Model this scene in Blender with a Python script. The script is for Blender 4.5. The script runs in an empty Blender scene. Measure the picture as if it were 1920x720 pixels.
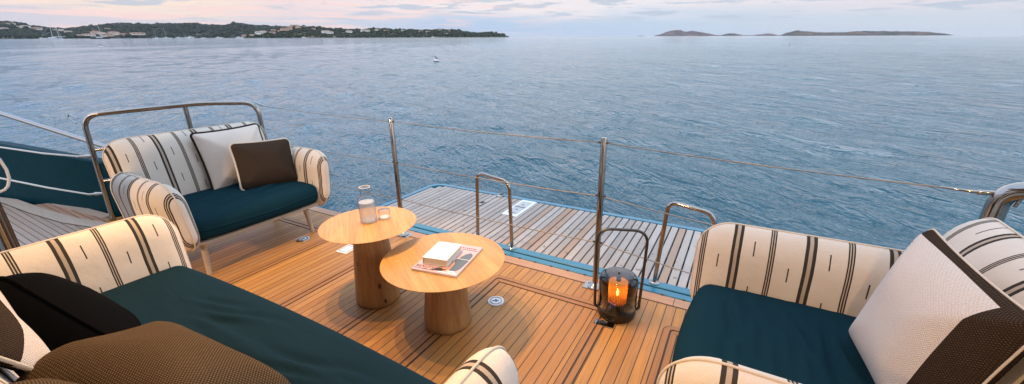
import bpy, math, random
import numpy as np
from mathutils import Matrix, Vector
rnd = random.Random(7)
rng = np.random.default_rng(7)
scn = bpy.context.scene
COL = scn.collection
PI = math.pi
rad = math.radians

# ------------------------------------------------------------------ camera solve (deck frame: x along stern, y aft, z off the deck)
FPX, CAMH = 756.88, 1.5
TH, YAW, ROLL = rad(18.832), rad(29.590), rad(-0.712)
Fv = np.array([-math.sin(YAW)*math.cos(TH), math.cos(YAW)*math.cos(TH), -math.sin(TH)])
R0 = np.array([math.cos(YAW), math.sin(YAW), 0.0]); U0 = np.cross(R0, Fv)
Rv = R0*math.cos(ROLL)+U0*math.sin(ROLL); Uv = U0*math.cos(ROLL)-R0*math.sin(ROLL)
CAM = np.array([0, 0, CAMH])
def ray(u, v): return Fv+(u-960)/FPX*Rv-(v-360)/FPX*Uv
SEA_UP = np.array([0.027, -0.030, 0.999]); SEA_UP /= np.linalg.norm(SEA_UP)
Q = Vector(SEA_UP).rotation_difference(Vector((0, 0, 1))).to_matrix()   # deck frame -> level world
Qn = np.array(Q)
SEA_Z = -1.05
CAMW = Qn@CAM
def wray(u, v):
    d = Qn@ray(u, v); return d
def horizon_v(u):                                            # image row of the level horizon at column u
    a, b = wray(u, 0)[2], wray(u, 100)[2]
    return 100*a/(a-b)
def at_dist(u, D, z=SEA_Z):                                   # level-world point on bearing of column u at ground distance D
    d = wray(u, horizon_v(u)); h = np.array([d[0], d[1]]); h /= np.linalg.norm(h)
    return np.array([CAMW[0]+h[0]*D, CAMW[1]+h[1]*D, z])
def elev_h(u, v, D):                                          # height over the sea that shows at (u,v) from distance D
    d = wray(u, v); return CAMW[2]-SEA_Z+D*d[2]/math.hypot(d[0], d[1])

BOAT = []
# ------------------------------------------------------------------ mesh helpers
def mk(name, verts, faces, mat, parent=None, smooth=True, loc=None):
    me = bpy.data.meshes.new(name)
    me.from_pydata([tuple(map(float, v)) for v in verts], [], [tuple(map(int, f)) for f in faces]); me.update()
    if smooth: me.polygons.foreach_set('use_smooth', [True]*len(me.polygons))
    if mat is not None: me.materials.append(mat)
    o = bpy.data.objects.new(name, me); COL.objects.link(o)
    if parent is not None: o.parent = parent
    if loc is not None: o.location = loc
    return o
def tag(o, label=None, cat=None, group=None, kind=None, boat=True):
    if label: o['label'] = label
    if cat: o['category'] = cat
    if group: o['group'] = group
    if kind: o['kind'] = kind
    if boat: BOAT.append(o)
    return o
def empty(name, loc=(0, 0, 0), rz=0.0):
    o = bpy.data.objects.new(name, None); COL.objects.link(o); o.location = loc; o.rotation_euler = (0, 0, rz)
    o.empty_display_size = .1; return o
class MB:
    def __init__(s): s.v = []; s.f = []
    def add(s, V, Fc):
        n = len(s.v); s.v += [tuple(p) for p in V]; s.f += [tuple(i+n for i in f) for f in Fc]; return s
    def box(s, x0, x1, y0, y1, z0, z1, M=None, bev=0.0):
        if bev > 0:
            b = bev; V = []; F = []
            X, Y = (x0, x1), (y0, y1)
            ring = lambda ix, iy, z: [(x0+ix, y0+iy, z), (x1-ix, y0+iy, z), (x1-ix, y1-iy, z), (x0+ix, y1-iy, z)]
            V = ring(0, 0, z0)+ring(0, 0, z1-b)+ring(b, b, z1)
            F = [(3, 2, 1, 0)]
            for k in range(2):
                for i in range(4):
                    j = (i+1) % 4; F.append((k*4+i, k*4+j, k*4+4+j, k*4+4+i))
            F.append((8, 9, 10, 11))
        else:
            V = [(x, y, z) for z in (z0, z1) for x, y in ((x0, y0), (x1, y0), (x1, y1), (x0, y1))]
            F = [(3, 2, 1, 0), (4, 5, 6, 7), (0, 1, 5, 4), (1, 2, 6, 5), (2, 3, 7, 6), (3, 0, 4, 7)]
        if M is not None: V = [tuple(M@Vector(p)) for p in V]
        return s.add(V, F)
    def prism(s, pts, z0, z1):
        n = len(pts); V = [(x, y, z0) for x, y in pts]+[(x, y, z1) for x, y in pts]
        F = [tuple(range(n-1, -1, -1)), tuple(range(n, 2*n))]+[(i, (i+1) % n, n+(i+1) % n, n+i) for i in range(n)]
        return s.add(V, F)
    def tube(s, path, r, n=10, closed=False, caps=True):
        P = [Vector(p) for p in path]; m = len(P); rr = r if hasattr(r, '__len__') else [r]*m
        t0 = None; nv = None; V = []
        for i in range(m):
            if closed: t = P[(i+1) % m]-P[i-1]
            else: t = P[min(i+1, m-1)]-P[max(i-1, 0)]
            t.normalize()
            if nv is None: nv = t.orthogonal().normalized()
            else: nv = (nv-t*nv.dot(t)).normalized()
            b = t.cross(nv)
            for k in range(n):
                a = 2*PI*k/n; V.append(tuple(P[i]+(nv*math.cos(a)+b*math.sin(a))*rr[i]))
        F = []
        for i in range(m if closed else m-1):
            for k in range(n):
                a, b2 = i*n, ((i+1) % m)*n; k2 = (k+1) % n; F.append((a+k, a+k2, b2+k2, b2+k))
        if not closed and caps: F += [tuple(range(n-1, -1, -1)), tuple(range((m-1)*n, m*n))]
        return s.add(V, F)
    def lathe(s, prof, n=40, c=(0, 0, 0)):
        V = []; m = len(prof)
        for r, z in prof:
            for k in range(n): a = 2*PI*k/n; V.append((c[0]+r*math.cos(a), c[1]+r*math.sin(a), c[2]+z))
        F = [(i*n+k, i*n+(k+1) % n, (i+1)*n+(k+1) % n, (i+1)*n+k) for i in range(m-1) for k in range(n)]
        if prof[0][0] > 1e-6: F.append(tuple(range(n-1, -1, -1)))
        if prof[-1][0] > 1e-6: F.append(tuple(range((m-1)*n, m*n)))
        return s.add(V, F)
    def build(s, name, mat, parent=None, smooth=False, loc=None): return mk(name, s.v, s.f, mat, parent, smooth, loc)
def autosmooth(o, ang=40):
    me = o.data; me.polygons.foreach_set('use_smooth', [True]*len(me.polygons))
    try: me.set_sharp_from_angle(angle=rad(ang))
    except Exception: pass
    return o
def arc_path(pts, r=.06, n=6):                                # polyline with rounded corners
    P = [Vector(p) for p in pts]; out = [P[0]]
    for i in range(1, len(P)-1):
        a = (P[i-1]-P[i]); b = (P[i+1]-P[i]); la, lb = a.length, b.length; a.normalize(); b.normalize()
        d = min(r, la*.48, lb*.48)
        for k in range(n+1):
            t = k/n; out.append((P[i]+a*d)*(1-t)**2+P[i]*2*t*(1-t)+(P[i]+b*d)*t**2)
    out.append(P[-1]); return out
def copy_tree(o, parent=None):
    c = o.copy(); COL.objects.link(c); c.parent = parent
    for ch in list(o.children): copy_tree(ch, c)
    return c

# ------------------------------------------------------------------ material helpers
def newmat(name):
    m = bpy.data.materials.new(name); m.use_nodes = True
    nt = m.node_tree; b = nt.nodes['Principled BSDF']; return m, nt, b
class NB:                                                     # tiny expression builder for shader maths
    def __init__(s, nt): s.nt = nt
    def n(s, t, **kw):
        x = s.nt.nodes.new(t)
        for k, v in kw.items(): setattr(x, k, v)
        return x
    def link(s, a, b): s.nt.links.new(a, b)
    def put(s, sock, v):
        if isinstance(v, bpy.types.NodeSocket): s.link(v, sock)
        elif v is not None: sock.default_value = v
    def m(s, op, a, b=None, c=None):
        x = s.n('ShaderNodeMath', operation=op)
        s.put(x.inputs[0], a); s.put(x.inputs[1], b); s.put(x.inputs[2], c); return x.outputs[0]
    def coord(s, which='Object'): return s.n('ShaderNodeTexCoord').outputs[which]
    def sep(s, v): x = s.n('ShaderNodeSeparateXYZ'); s.link(v, x.inputs[0]); return x.outputs
    def comb(s, a, b, c):
        x = s.n('ShaderNodeCombineXYZ')
        for i, v in enumerate((a, b, c)): s.put(x.inputs[i], v)
        return x.outputs[0]
    def scale(s, v, k):
        x = s.n('ShaderNodeVectorMath', operation='MULTIPLY'); s.link(v, x.inputs[0]); x.inputs[1].default_value = k; return x.outputs[0]
    def noise(s, v, sc, det=4, rough=.55, dist=0.0):
        x = s.n('ShaderNodeTexNoise'); s.put(x.inputs['Vector'], v); x.inputs['Scale'].default_value = sc
        x.inputs['Detail'].default_value = det; x.inputs['Roughness'].default_value = rough; x.inputs['Distortion'].default_value = dist
        return x.outputs['Fac']
    def white(s, w):
        x = s.n('ShaderNodeTexWhiteNoise', noise_dimensions='1D'); s.put(x.inputs['W'], w); return x.outputs['Value']
    def ramp(s, f, stops, interp='LINEAR'):
        x = s.n('ShaderNodeValToRGB'); s.link(f, x.inputs[0]); cr = x.color_ramp; cr.interpolation = interp
        while len(cr.elements) < len(stops): cr.elements.new(.5)
        for e, (p, c) in zip(cr.elements, stops): e.position = p; e.color = (*c, 1)
        return x.outputs[0]
    def mix(s, f, a, b, blend='MIX'):
        x = s.n('ShaderNodeMix', data_type='RGBA', blend_type=blend)
        s.put(x.inputs[0], f)
        for i, v in ((6, a), (7, b)):
            if isinstance(v, tuple): v = (*v, 1) if len(v) == 3 else v
            s.put(x.inputs[i], v)
        return x.outputs[2]
    def bump(s, h, strength, dist, nrm=None):
        x = s.n('ShaderNodeBump'); s.link(h, x.inputs['Height']); x.inputs['Strength'].default_value = strength; x.inputs['Distance'].default_value = dist
        if nrm is not None: s.link(nrm, x.inputs['Normal'])
        return x.outputs[0]
    def band(s, x, c, w): return s.m('LESS_THAN', s.m('ABSOLUTE', s.m('SUBTRACT', x, c)), w/2)
    def sstep(s, x, a, b):
        y = s.n('ShaderNodeMapRange', interpolation_type='SMOOTHSTEP'); s.put(y.inputs[0], x)
        y.inputs[1].default_value = a; y.inputs[2].default_value = b; return y.outputs[0]

def teak(name, pitch=.0559, phase=0.0, seam=.0046, c1=(.33, .140, .030), c2=(.48, .235, .055), seamcol=(.050, .030, .018), grey=0.0, planks=True, axis=0, rough=.55, spots=False):
    m, nt, b = newmat(name); N = NB(nt); co = N.coord(); X = N.sep(co)
    xx, yy = (X[0], X[1]) if axis == 0 else (X[1], X[0])
    if planks:
        t = N.m('DIVIDE', N.m('SUBTRACT', xx, phase), pitch); idx = N.m('FLOOR', t); fr = N.m('SUBTRACT', t, idx)
        d = N.m('MULTIPLY', N.m('MINIMUM', fr, N.m('SUBTRACT', 1.0, fr)), pitch)
        sm = N.m('LESS_THAN', d, seam/2)
    else:
        idx = N.m('FLOOR', N.m('MULTIPLY', xx, .9)); sm = None
    rv = N.white(idx)
    yo = N.m('ADD', yy, N.m('MULTIPLY', rv, 37.0))
    grain = N.noise(N.comb(N.m('MULTIPLY', xx, 46.0), N.m('MULTIPLY', yo, 1.7), X[2]), 2.0, 5, .65, .3)
    fine = N.noise(N.comb(N.m('MULTIPLY', xx, 190.0), N.m('MULTIPLY', yo, 7.0), X[2]), 2.0, 3, .6)
    blot = N.noise(co, 1.9, 4, .6)
    base = N.mix(rv, c1, c2)
    if planks: base = N.mix(N.m('MULTIPLY', N.sstep(N.white(N.m('ADD', idx, 53.7)), .62, 1.0), .45), base, (.30, .175, .085))
    base = N.mix(N.m('MULTIPLY', N.sstep(grain, .38, .72), .55), base, tuple(x*.52 for x in c1))
    base = N.mix(N.m('MULTIPLY', fine, .30), base, tuple(min(1, x*1.45) for x in c2))
    if grey > 0: base = N.mix(N.m('MULTIPLY', N.sstep(blot, .3, .75), grey), base, (.33, .27, .225))
    if planks: base = N.mix(N.m('MULTIPLY', N.sstep(N.noise(N.scale(co, (1, .5, 1)), 5.5, 4, .6), .55, .72), .20), base, (.20, .10, .045))
    if spots:
        sp = N.sstep(N.noise(co, 16, 3, .6), .63, .72); base = N.mix(N.m('MULTIPLY', sp, .42), base, (.10, .085, .075))
    h = N.m('MULTIPLY', fine, .25)
    if sm is not None:
        base = N.mix(sm, base, seamcol); h = N.m('SUBTRACT', h, N.m('MULTIPLY', sm, 1.0))
    nt.links.new(base, b.inputs['Base Color'])
    rg = N.m('ADD', N.m('MULTIPLY', blot, .22), rough-.12); nt.links.new(rg, b.inputs['Roughness'])
    b.inputs['Specular IOR Level'].default_value = .35
    nt.links.new(N.bump(h, .5, .0012), b.inputs['Normal'])
    return m

def simple(name, col, rough=.5, metal=0.0, bumpsc=None, bumpd=.001, var=0.0, spec=.5, coat=0):
    m, nt, b = newmat(name); N = NB(nt)
    b.inputs['Base Color'].default_value = (*col, 1); b.inputs['Roughness'].default_value = rough; b.inputs['Metallic'].default_value = metal
    b.inputs['Specular IOR Level'].default_value = spec; b.inputs['Coat Weight'].default_value = coat
    co = N.coord()
    if var > 0:
        f = N.noise(co, 6, 5, .6)
        nt.links.new(N.mix(f, tuple(c*(1-var) for c in col), tuple(min(1, c*(1+var)) for c in col)), b.inputs['Base Color'])
        nt.links.new(N.m('ADD', N.m('MULTIPLY', N.noise(co, 14, 3), .2), rough-.1), b.inputs['Roughness'])
    if bumpsc: nt.links.new(N.bump(N.noise(co, bumpsc, 3, .6), .5, bumpd), b.inputs['Normal'])
    return m

def fabric_bump(N, co, sc, amp=1.0, axes=(0, 2)):
    X = N.sep(co); k = sc*2*PI
    a = N.m('SINE', N.m('MULTIPLY', X[axes[0]], k)); c = N.m('SINE', N.m('MULTIPLY', X[axes[1]], k))
    return N.m('MULTIPLY', N.m('MULTIPLY', a, c), amp)

def striped(name):
    m, nt, b = newmat(name); N = NB(nt); co = N.coord(); X = N.sep(co); per = .274
    wob = N.m('MULTIPLY', N.m('SUBTRACT', N.noise(N.scale(co, (3, 3, 3)), 2.0, 2), .5), .008)
    x = N.m('ADD', X[0], wob); p = N.m('FLOORED_MODULO', N.m('ADD', x, 10*per+.055), per)
    dark = None
    for c, w in ((.055-.0132, .0128), (.055+.0132, .0128), (.192-.0088, .0052), (.192, .0052), (.192+.0088, .0052)):
        q = N.band(p, c, w); dark = q if dark is None else N.m('MAXIMUM', dark, q)
    taupe = N.m('MAXIMUM', N.band(p, .055, .0136), N.m('MULTIPLY', N.band(p, .192, .0176), .7))
    for c, z0 in ((.1235, .0), (.2605, .085)):
        q = N.band(p, c, .0052); zz = N.m('FLOORED_MODULO', N.m('ADD', X[2], 3+z0), .205)
        dark = N.m('MAXIMUM', dark, N.m('MULTIPLY', q, N.band(zz, .1, .062)))
    blot = N.noise(co, 7, 4, .6)
    cream = N.mix(blot, (.62, .56, .49), (.72, .66, .59))
    weave = fabric_bump(N, co, 170)
    fuzz = N.noise(co, 260, 3, .7)
    cream = N.mix(N.m('MULTIPLY', fuzz, .35), cream, (.56, .48, .39))
    col = N.mix(N.m('MULTIPLY', taupe, .8), cream, (.36, .29, .22))
    col = N.mix(N.m('MULTIPLY', dark, .96), col, N.mix(fuzz, (.012, .010, .009), (.035, .028, .024)))
    nt.links.new(col, b.inputs['Base Color']); b.inputs['Roughness'].default_value = .95; b.inputs['Specular IOR Level'].default_value = .02
    b.inputs['Sheen Weight'].default_value = .0
    h = N.m('ADD', N.m('MULTIPLY', weave, .3), N.m('ADD', N.m('MULTIPLY', fuzz, 1.3), N.m('MULTIPLY', N.noise(co, 18, 3), 4.0)))
    nt.links.new(N.bump(h, .55, .0016), b.inputs['Normal'])
    return m

def cloth(name, c1, c2, sc=120, rough=.9, d=.0012, fold=0.0, fleck=None, axes=(0, 1), zig=False):
    m, nt, b = newmat(name); N = NB(nt); co = N.coord()
    blot = N.noise(co, 5, 4, .6); fz = N.noise(co, 330, 2, .7)
    col = N.mix(N.m('ADD', N.m('MULTIPLY', blot, .5), N.m('MULTIPLY', fz, .5)), c1, c2)
    if zig:
        X = N.sep(co)
        tri = N.m('PINGPONG', X[axes[0]], .011)
        w = N.m('SINE', N.m('MULTIPLY', N.m('ADD', X[axes[1]], tri), 2*PI/.0115))
        w2 = N.m('SINE', N.m('MULTIPLY', X[axes[0]], 2*PI/.009)); wv = N.m('ADD', w, N.m('MULTIPLY', w2, .3))
    else:
        wv = fabric_bump(N, co, sc, 1.0, axes)
    if fleck is not None: col = N.mix(N.m('MULTIPLY', N.sstep(wv, .1, .9), N.m('ADD', .25, N.m('MULTIPLY', fz, .75))), col, fleck)
    nt.links.new(col, b.inputs['Base Color']); b.inputs['Roughness'].default_value = rough; b.inputs['Specular IOR Level'].default_value = .02
    b.inputs['Sheen Weight'].default_value = .0
    h = N.m('ADD', wv, N.m('MULTIPLY', fz, .6))
    nrm = N.bump(h, .6, d)
    if fold > 0: nrm = N.bump(N.noise(N.scale(co, (1.4, 5.5, 3)), 3.0, 3, .5, .6), .35, fold, nrm)
    nt.links.new(nrm, b.inputs['Normal'])
    return m

def twotone(name, tx=.165, ty=.222, inv=False):                                            # pale woven centre, dark woven band along the far side and the top
    m, nt, b = newmat(name); N = NB(nt); co = N.coord(); X = N.sep(co)
    fz = N.noise(co, 330, 2, .7)
    tri = N.m('PINGPONG', X[0], .007); w = N.m('SINE', N.m('MULTIPLY', N.m('ADD', X[1], tri), 2*PI/.0065))
    pale = N.mix(fz, (.62, .56, .52), (.76, .71, .67)); pale = N.mix(N.sstep(w, .2, 1.0), pale, (.56, .50, .46))
    wd = fabric_bump(N, co, 140, 1.0, (0, 1)); dk = N.mix(N.m('MULTIPLY', N.sstep(wd, .1, .9), fz), (.035, .024, .018), (.15, .11, .08))
    f = N.m('MAXIMUM', N.m('GREATER_THAN', X[0], tx), N.m('MAXIMUM', N.m('LESS_THAN' if inv else 'GREATER_THAN', X[1], ty), N.m('LESS_THAN', X[2], -.012)))
    nt.links.new(N.mix(f, pale, dk), b.inputs['Base Color']); b.inputs['Roughness'].default_value = .95; b.inputs['Specular IOR Level'].default_value = .02
    nt.links.new(N.bump(N.m('ADD', w, fz), .6, .0015), b.inputs['Normal'])
    return m

def thin_glass(name, tint=(1, 1, 1), ior=1.45, rough=0.0, haze=None, hazef=0.0, edge=.75):
    m = bpy.data.materials.new(name); m.use_nodes = True; nt = m.node_tree; nt.nodes.clear(); N = NB(nt)
    out = N.n('ShaderNodeOutputMaterial'); tr = N.n('ShaderNodeBsdfTransparent'); tr.inputs[0].default_value = (*tint, 1)
    gl = N.n('ShaderNodeBsdfGlossy'); gl.inputs['Roughness'].default_value = rough+.02
    lw = N.n('ShaderNodeLayerWeight'); N.link(N.mix(N.m('MULTIPLY', N.m('POWER', lw.outputs['Facing'], 2.2), edge), tint, tuple(x*.30 for x in tint)), tr.inputs[0]); f0 = ((ior-1)/(ior+1))**2
    mx = N.n('ShaderNodeMixShader'); N.link(N.m('ADD', f0, N.m('MULTIPLY', N.m('POWER', lw.outputs['Facing'], 3.0), .8)), mx.inputs[0]); N.link(tr.outputs[0], mx.inputs[1]); N.link(gl.outputs[0], mx.inputs[2])
    last = mx.outputs[0]
    if haze:
        df = N.n('ShaderNodeBsdfDiffuse'); df.inputs[0].default_value = (*haze, 1); m2 = N.n('ShaderNodeMixShader'); m2.inputs[0].default_value = hazef
        N.link(last, m2.inputs[1]); N.link(df.outputs[0], m2.inputs[2]); last = m2.outputs[0]
    N.link(last, out.inputs[0]); return m

M_DECK = teak('teak_deck', pitch=.0559, phase=-.622-.0005, grey=.18)
M_TRIM = teak('teak_margin', planks=False, axis=1, c1=(.40, .20, .10), c2=(.48, .26, .14), grey=.25)
M_TRIMY = teak('teak_trim_fore_aft', planks=False, axis=0, c1=(.29, .135, .046), c2=(.40, .20, .075))
M_PALE = teak('teak_weathered_margin', planks=False, axis=1, c1=(.40, .31, .24), c2=(.46, .37, .30))
M_SIDE = teak('teak_side_deck', pitch=.045, axis=1, seam=.006, c1=(.33, .235, .175), c2=(.40, .29, .22), grey=.35)
M_STEP = teak('teak_step', pitch=.045, axis=1, seam=.006, c1=(.36, .20, .12), c2=(.45, .26, .16), grey=.2)
M_GROOVE = simple('caulk', (.050, .030, .018), .7)
M_TEAL = simple('teal_paint', (.018, .17, .27), .38, var=.18, coat=.15)
M_TEALDK = simple('teal_hull_paint', (.0006, .030, .040), .55, var=.2, spec=.06)
M_CHROME = simple('polished_steel', (.36, .33, .30), .11, 1.0, bumpsc=40, bumpd=.0002)
M_STEELDK = simple('brushed_dark_steel', (.10, .095, .09), .32, .9)
M_WHITE = simple('white_plastic', (.74, .76, .78), .4, var=.06)
M_WIRE = simple('braided_wire', (.30, .26, .22), .45, .6)
M_ROPE = simple('white_rope', (.66, .64, .60), .9, bumpsc=200, bumpd=.002)
M_STRIPE = striped('striped_upholstery')
M_PIPE = cloth('cream_piping', (.66, .58, .48), (.74, .66, .56), 300)
M_PIPED = cloth('dark_piping', (.030, .020, .015), (.05, .035, .028), 300)
M_SEAT = cloth('teal_seat_cloth', (.0055, .025, .038), (.0085, .036, .051), 220, .82, .0006, fold=.014)
M_SEATG = cloth('green_seat_cloth', (.0080, .024, .037), (.0115, .033, .047), 220, .82, .0006, fold=.014)
M_BROWN = cloth('brown_weave', (.030, .020, .014), (.048, .033, .024), 85, .95, .0016, fleck=(.105, .075, .055))
M_BROWN2 = cloth('golden_brown_weave', (.046, .029, .017), (.068, .044, .027), 115, .95, .0014, fleck=(.30, .215, .125))
M_WPIL = cloth('white_waffle_cloth', (.70, .60, .52), (.80, .71, .63), 90, .95, .0016)
M_TWO = twotone('two_tone_weave')
M_TWO2 = twotone('two_tone_weave_wide', 9.0, .13, True)
M_BLACK = cloth('black_cloth', (.0026, .0025, .0026), (.0046, .0044, .0045), 240, .75, .0004, fold=.01)
M_BEECH = simple('pale_leg', (.44, .35, .25), .5, var=.12)

def oak(name, c1, c2, radial=False, knots=False):
    m, nt, b = newmat(name); N = NB(nt); co = N.coord(); X = N.sep(co)
    if radial: v = N.comb(N.m('MULTIPLY', X[0], 16.0), N.m('MULTIPLY', X[1], 16.0), N.m('MULTIPLY', X[2], 2.2))
    else: v = N.comb(N.m('MULTIPLY', X[0], 26.0), N.m('MULTIPLY', X[1], 1.6), X[2])
    g = N.noise(v, 1.0, 6, .6, .8); f2 = N.noise(N.scale(v, (7, 2.5, 3)), 1.0, 3, .6)
    col = N.mix(N.sstep(g, .32, .70), c2, c1); col = N.mix(N.m('MULTIPLY', N.sstep(f2, .48, .72), .5), col, tuple(x*.55 for x in c1))
    if not radial:
        idx = N.m('FLOOR', N.m('MULTIPLY', X[0], 9.0)); col = N.mix(N.m('MULTIPLY', N.white(idx), .22), col, tuple(x*.62 for x in c1))
    if knots:
        for kx, kz, kr in ((.2, .155, .010), (.6, .045, .008), (-2.3, .30, .006)):
            dx = N.m('SUBTRACT', N.m('ARCTAN2', X[1], X[0]), -PI/2+kx*.42); dz = N.m('MULTIPLY', N.m('SUBTRACT', X[2], kz), 3.8)
            d = N.m('SQRT', N.m('ADD', N.m('MULTIPLY', dx, dx), N.m('MULTIPLY', dz, dz)))
            col = N.mix(N.m('SUBTRACT', 1.0, N.sstep(d, kr*3, kr*11)), col, (.035, .015, .007))
    nt.links.new(col, b.inputs['Base Color']); b.inputs['Roughness'].default_value = .42; b.inputs['Specular IOR Level'].default_value = .4
    nt.links.new(N.bump(f2, .3, .0006), b.inputs['Normal'])
    return m
M_OAK = oak('oak_top', (.50, .245, .070), (.62, .335, .11))
M_PED2 = oak('oak_pedestal_plain', (.31, .150, .050), (.42, .225, .085), radial=True)
M_PED = oak('oak_pedestal', (.31, .150, .050), (.42, .225, .085), radial=True, knots=True)

# ------------------------------------------------------------------ padded shapes
def pad_mesh(L, H, R, t0, t1, w, n=26, puff0=0.0, puff1=0.0, concave=0.0, wrinkle=0.0, seed=0, sharp=.5, fn=None):
    """Soft pad in the local xz plane (x length, z height); faces bulge to +-y and meet in a seam along the outline."""
    lin = np.linspace(-1, 1, n); lin = np.sign(lin)*(1-(1-np.abs(lin))**1.8)
    S, T = np.meshgrid(lin, lin, indexing='ij'); m = np.maximum(np.abs(S), np.abs(T))
    hx, hz = L/2, H/2
    px, pz = S*hx, T*hz; mm = np.maximum(m, 1e-9)
    bx, bz = px/mm, pz/mm                                      # on the sharp rectangle
    ang = np.arctan2(bz, bx); cx, cz = np.cos(ang), np.sin(ang)
    lo = np.zeros_like(ang); hi = np.hypot(bx, bz)*1.0001
    for _ in range(26):                                        # radius of rounded rectangle along each direction
        mid = (lo+hi)/2; qx = np.abs(mid*cx)-(hx-R); qz = np.abs(mid*cz)-(hz-R)
        sd = np.hypot(np.maximum(qx, 0), np.maximum(qz, 0))+np.minimum(np.maximum(qx, qz), 0)-R
        ins = sd < 0; lo = np.where(ins, mid, lo); hi = np.where(ins, hi, mid)
    rr = lo*m; X = rr*cx; Z = rr*cz
    if concave:
        e = np.clip(np.abs(X)/hx, 0, 1); g = np.clip(np.abs(Z)/hz, 0, 1)
        X = X*(1-concave*(1-g**2)*e**3); Z = Z*(1-concave*(1-e**2)*g**3)
    qx = np.abs(rr*cx)-(hx-R); qz = np.abs(rr*cz)-(hz-R)
    sd = np.hypot(np.maximum(qx, 0), np.maximum(qz, 0))+np.minimum(np.maximum(qx, qz), 0)-R
    d = np.clip(-sd/w, 0, 1); prof = (1-(1-d)**2)**sharp; prof = np.where(m >= .9999, 0, prof)
    cen = (1-np.clip(m, 0, 1)**2)
    r2 = np.random.default_rng(seed); nz = np.zeros_like(X)
    for k in range(9):
        a = r2.uniform(0, 2*PI); fq = r2.uniform(6, 26)
        nz += np.sin(fq*(np.cos(a)*X+np.sin(a)*Z)+r2.uniform(0, 6.28))*wrinkle/(1+k*.3)
    Y0 = -(t0*prof+puff0*cen+nz*prof); Y1 = t1*prof+puff1*cen+np.roll(nz, 3)*prof
    V = []; idf = np.zeros((n, n), int); idb = np.zeros((n, n), int)
    for i in range(n):
        for j in range(n):
            idf[i, j] = len(V); V.append((X[i, j], Y0[i, j], Z[i, j]))
    for i in range(n):
        for j in range(n):
            if i in (0, n-1) or j in (0, n-1): idb[i, j] = idf[i, j]
            else: idb[i, j] = len(V); V.append((X[i, j], Y1[i, j], Z[i, j]))
    Fc = []
    for i in range(n-1):
        for j in range(n-1):
            Fc.append((idf[i, j], idf[i+1, j], idf[i+1, j+1], idf[i, j+1])); Fc.append((idb[i, j+1], idb[i+1, j+1], idb[i+1, j], idb[i, j]))
    ring = [idf[i, 0] for i in range(n)]+[idf[n-1, j] for j in range(1, n)]+[idf[i, n-1] for i in range(n-2, -1, -1)]+[idf[0, j] for j in range(n-2, 0, -1)]
    V = [np.array(p) for p in V]
    if fn: V = [np.array(fn(*p)) for p in V]
    return V, Fc, [V[k] for k in ring]
def pad(name, mat, pipemat, parent=None, piper=.0055, off=0.0, **kw):
    V, Fc, ring = pad_mesh(**kw)
    o = mk(name, V, Fc, mat, parent)
    if pipemat:
        rg = [p*np.array([1.004, 1, 1.006])+np.array([0, off, 0]) for p in ring]
        mb = MB(); mb.tube(rg, piper, 8, closed=True); mb.build('piping', pipemat, o, True)
    return o

def rbox(L, W, H, r, nx=28, ny=28, nz=8, fn=None):
    """Rounded box, centre origin, gridded faces; fn bends the points."""
    V = []; Fc = []; key = {}
    def rem(k, n):                                             # cluster the samples near the edges
        a = -1+2*k/n; return math.copysign(1-(1-abs(a))**1.6, a)
    def pt(i, j, k):
        if (i, j, k) in key: return key[(i, j, k)]
        p = np.array([rem(i, nx)*L/2, rem(j, ny)*W/2, rem(k, nz)*H/2])
        c = np.clip(p, [-L/2+r, -W/2+r, -H/2+r], [L/2-r, W/2-r, H/2-r]); d = p-c; l = np.linalg.norm(d)
        if l > 1e-9: p = c+d/l*r
        if fn: p = np.array(fn(*p))
        key[(i, j, k)] = len(V); V.append(p); return key[(i, j, k)]
    for i in range(nx):
        for j in range(ny):
            for k, fl in ((0, 1), (nz, 0)):
                q = [pt(i, j, k), pt(i+1, j, k), pt(i+1, j+1, k), pt(i, j+1, k)]; Fc.append(q[::-1] if fl else q)
    for i in range(nx):
        for k in range(nz):
            for j, fl in ((0, 0), (ny, 1)):
                q = [pt(i, j, k), pt(i+1, j, k), pt(i+1, j, k+1), pt(i, j, k+1)]; Fc.append(q[::-1] if fl else q)
    for j in range(ny):
        for k in range(nz):
            for i, fl in ((0, 1), (nx, 0)):
                q = [pt(i, j, k), pt(i, j+1, k), pt(i, j+1, k+1), pt(i, j, k+1)]; Fc.append(q[::-1] if fl else q)
    return V, Fc

def set_axes(o, c, u, v):                                      # local x -> u, local z(pad height)/y handled by pose of pads: x=u, z=v
    u = Vector(u).normalized(); v = Vector(v); v = (v-u*v.dot(u)).normalized(); w = v.cross(u)   # y = z x x
    M = Matrix(((u.x, w.x, v.x, c[0]), (u.y, w.y, v.y, c[1]), (u.z, w.z, v.z, c[2]), (0, 0, 0, 1)))
    o.matrix_world = M; return o

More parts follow.
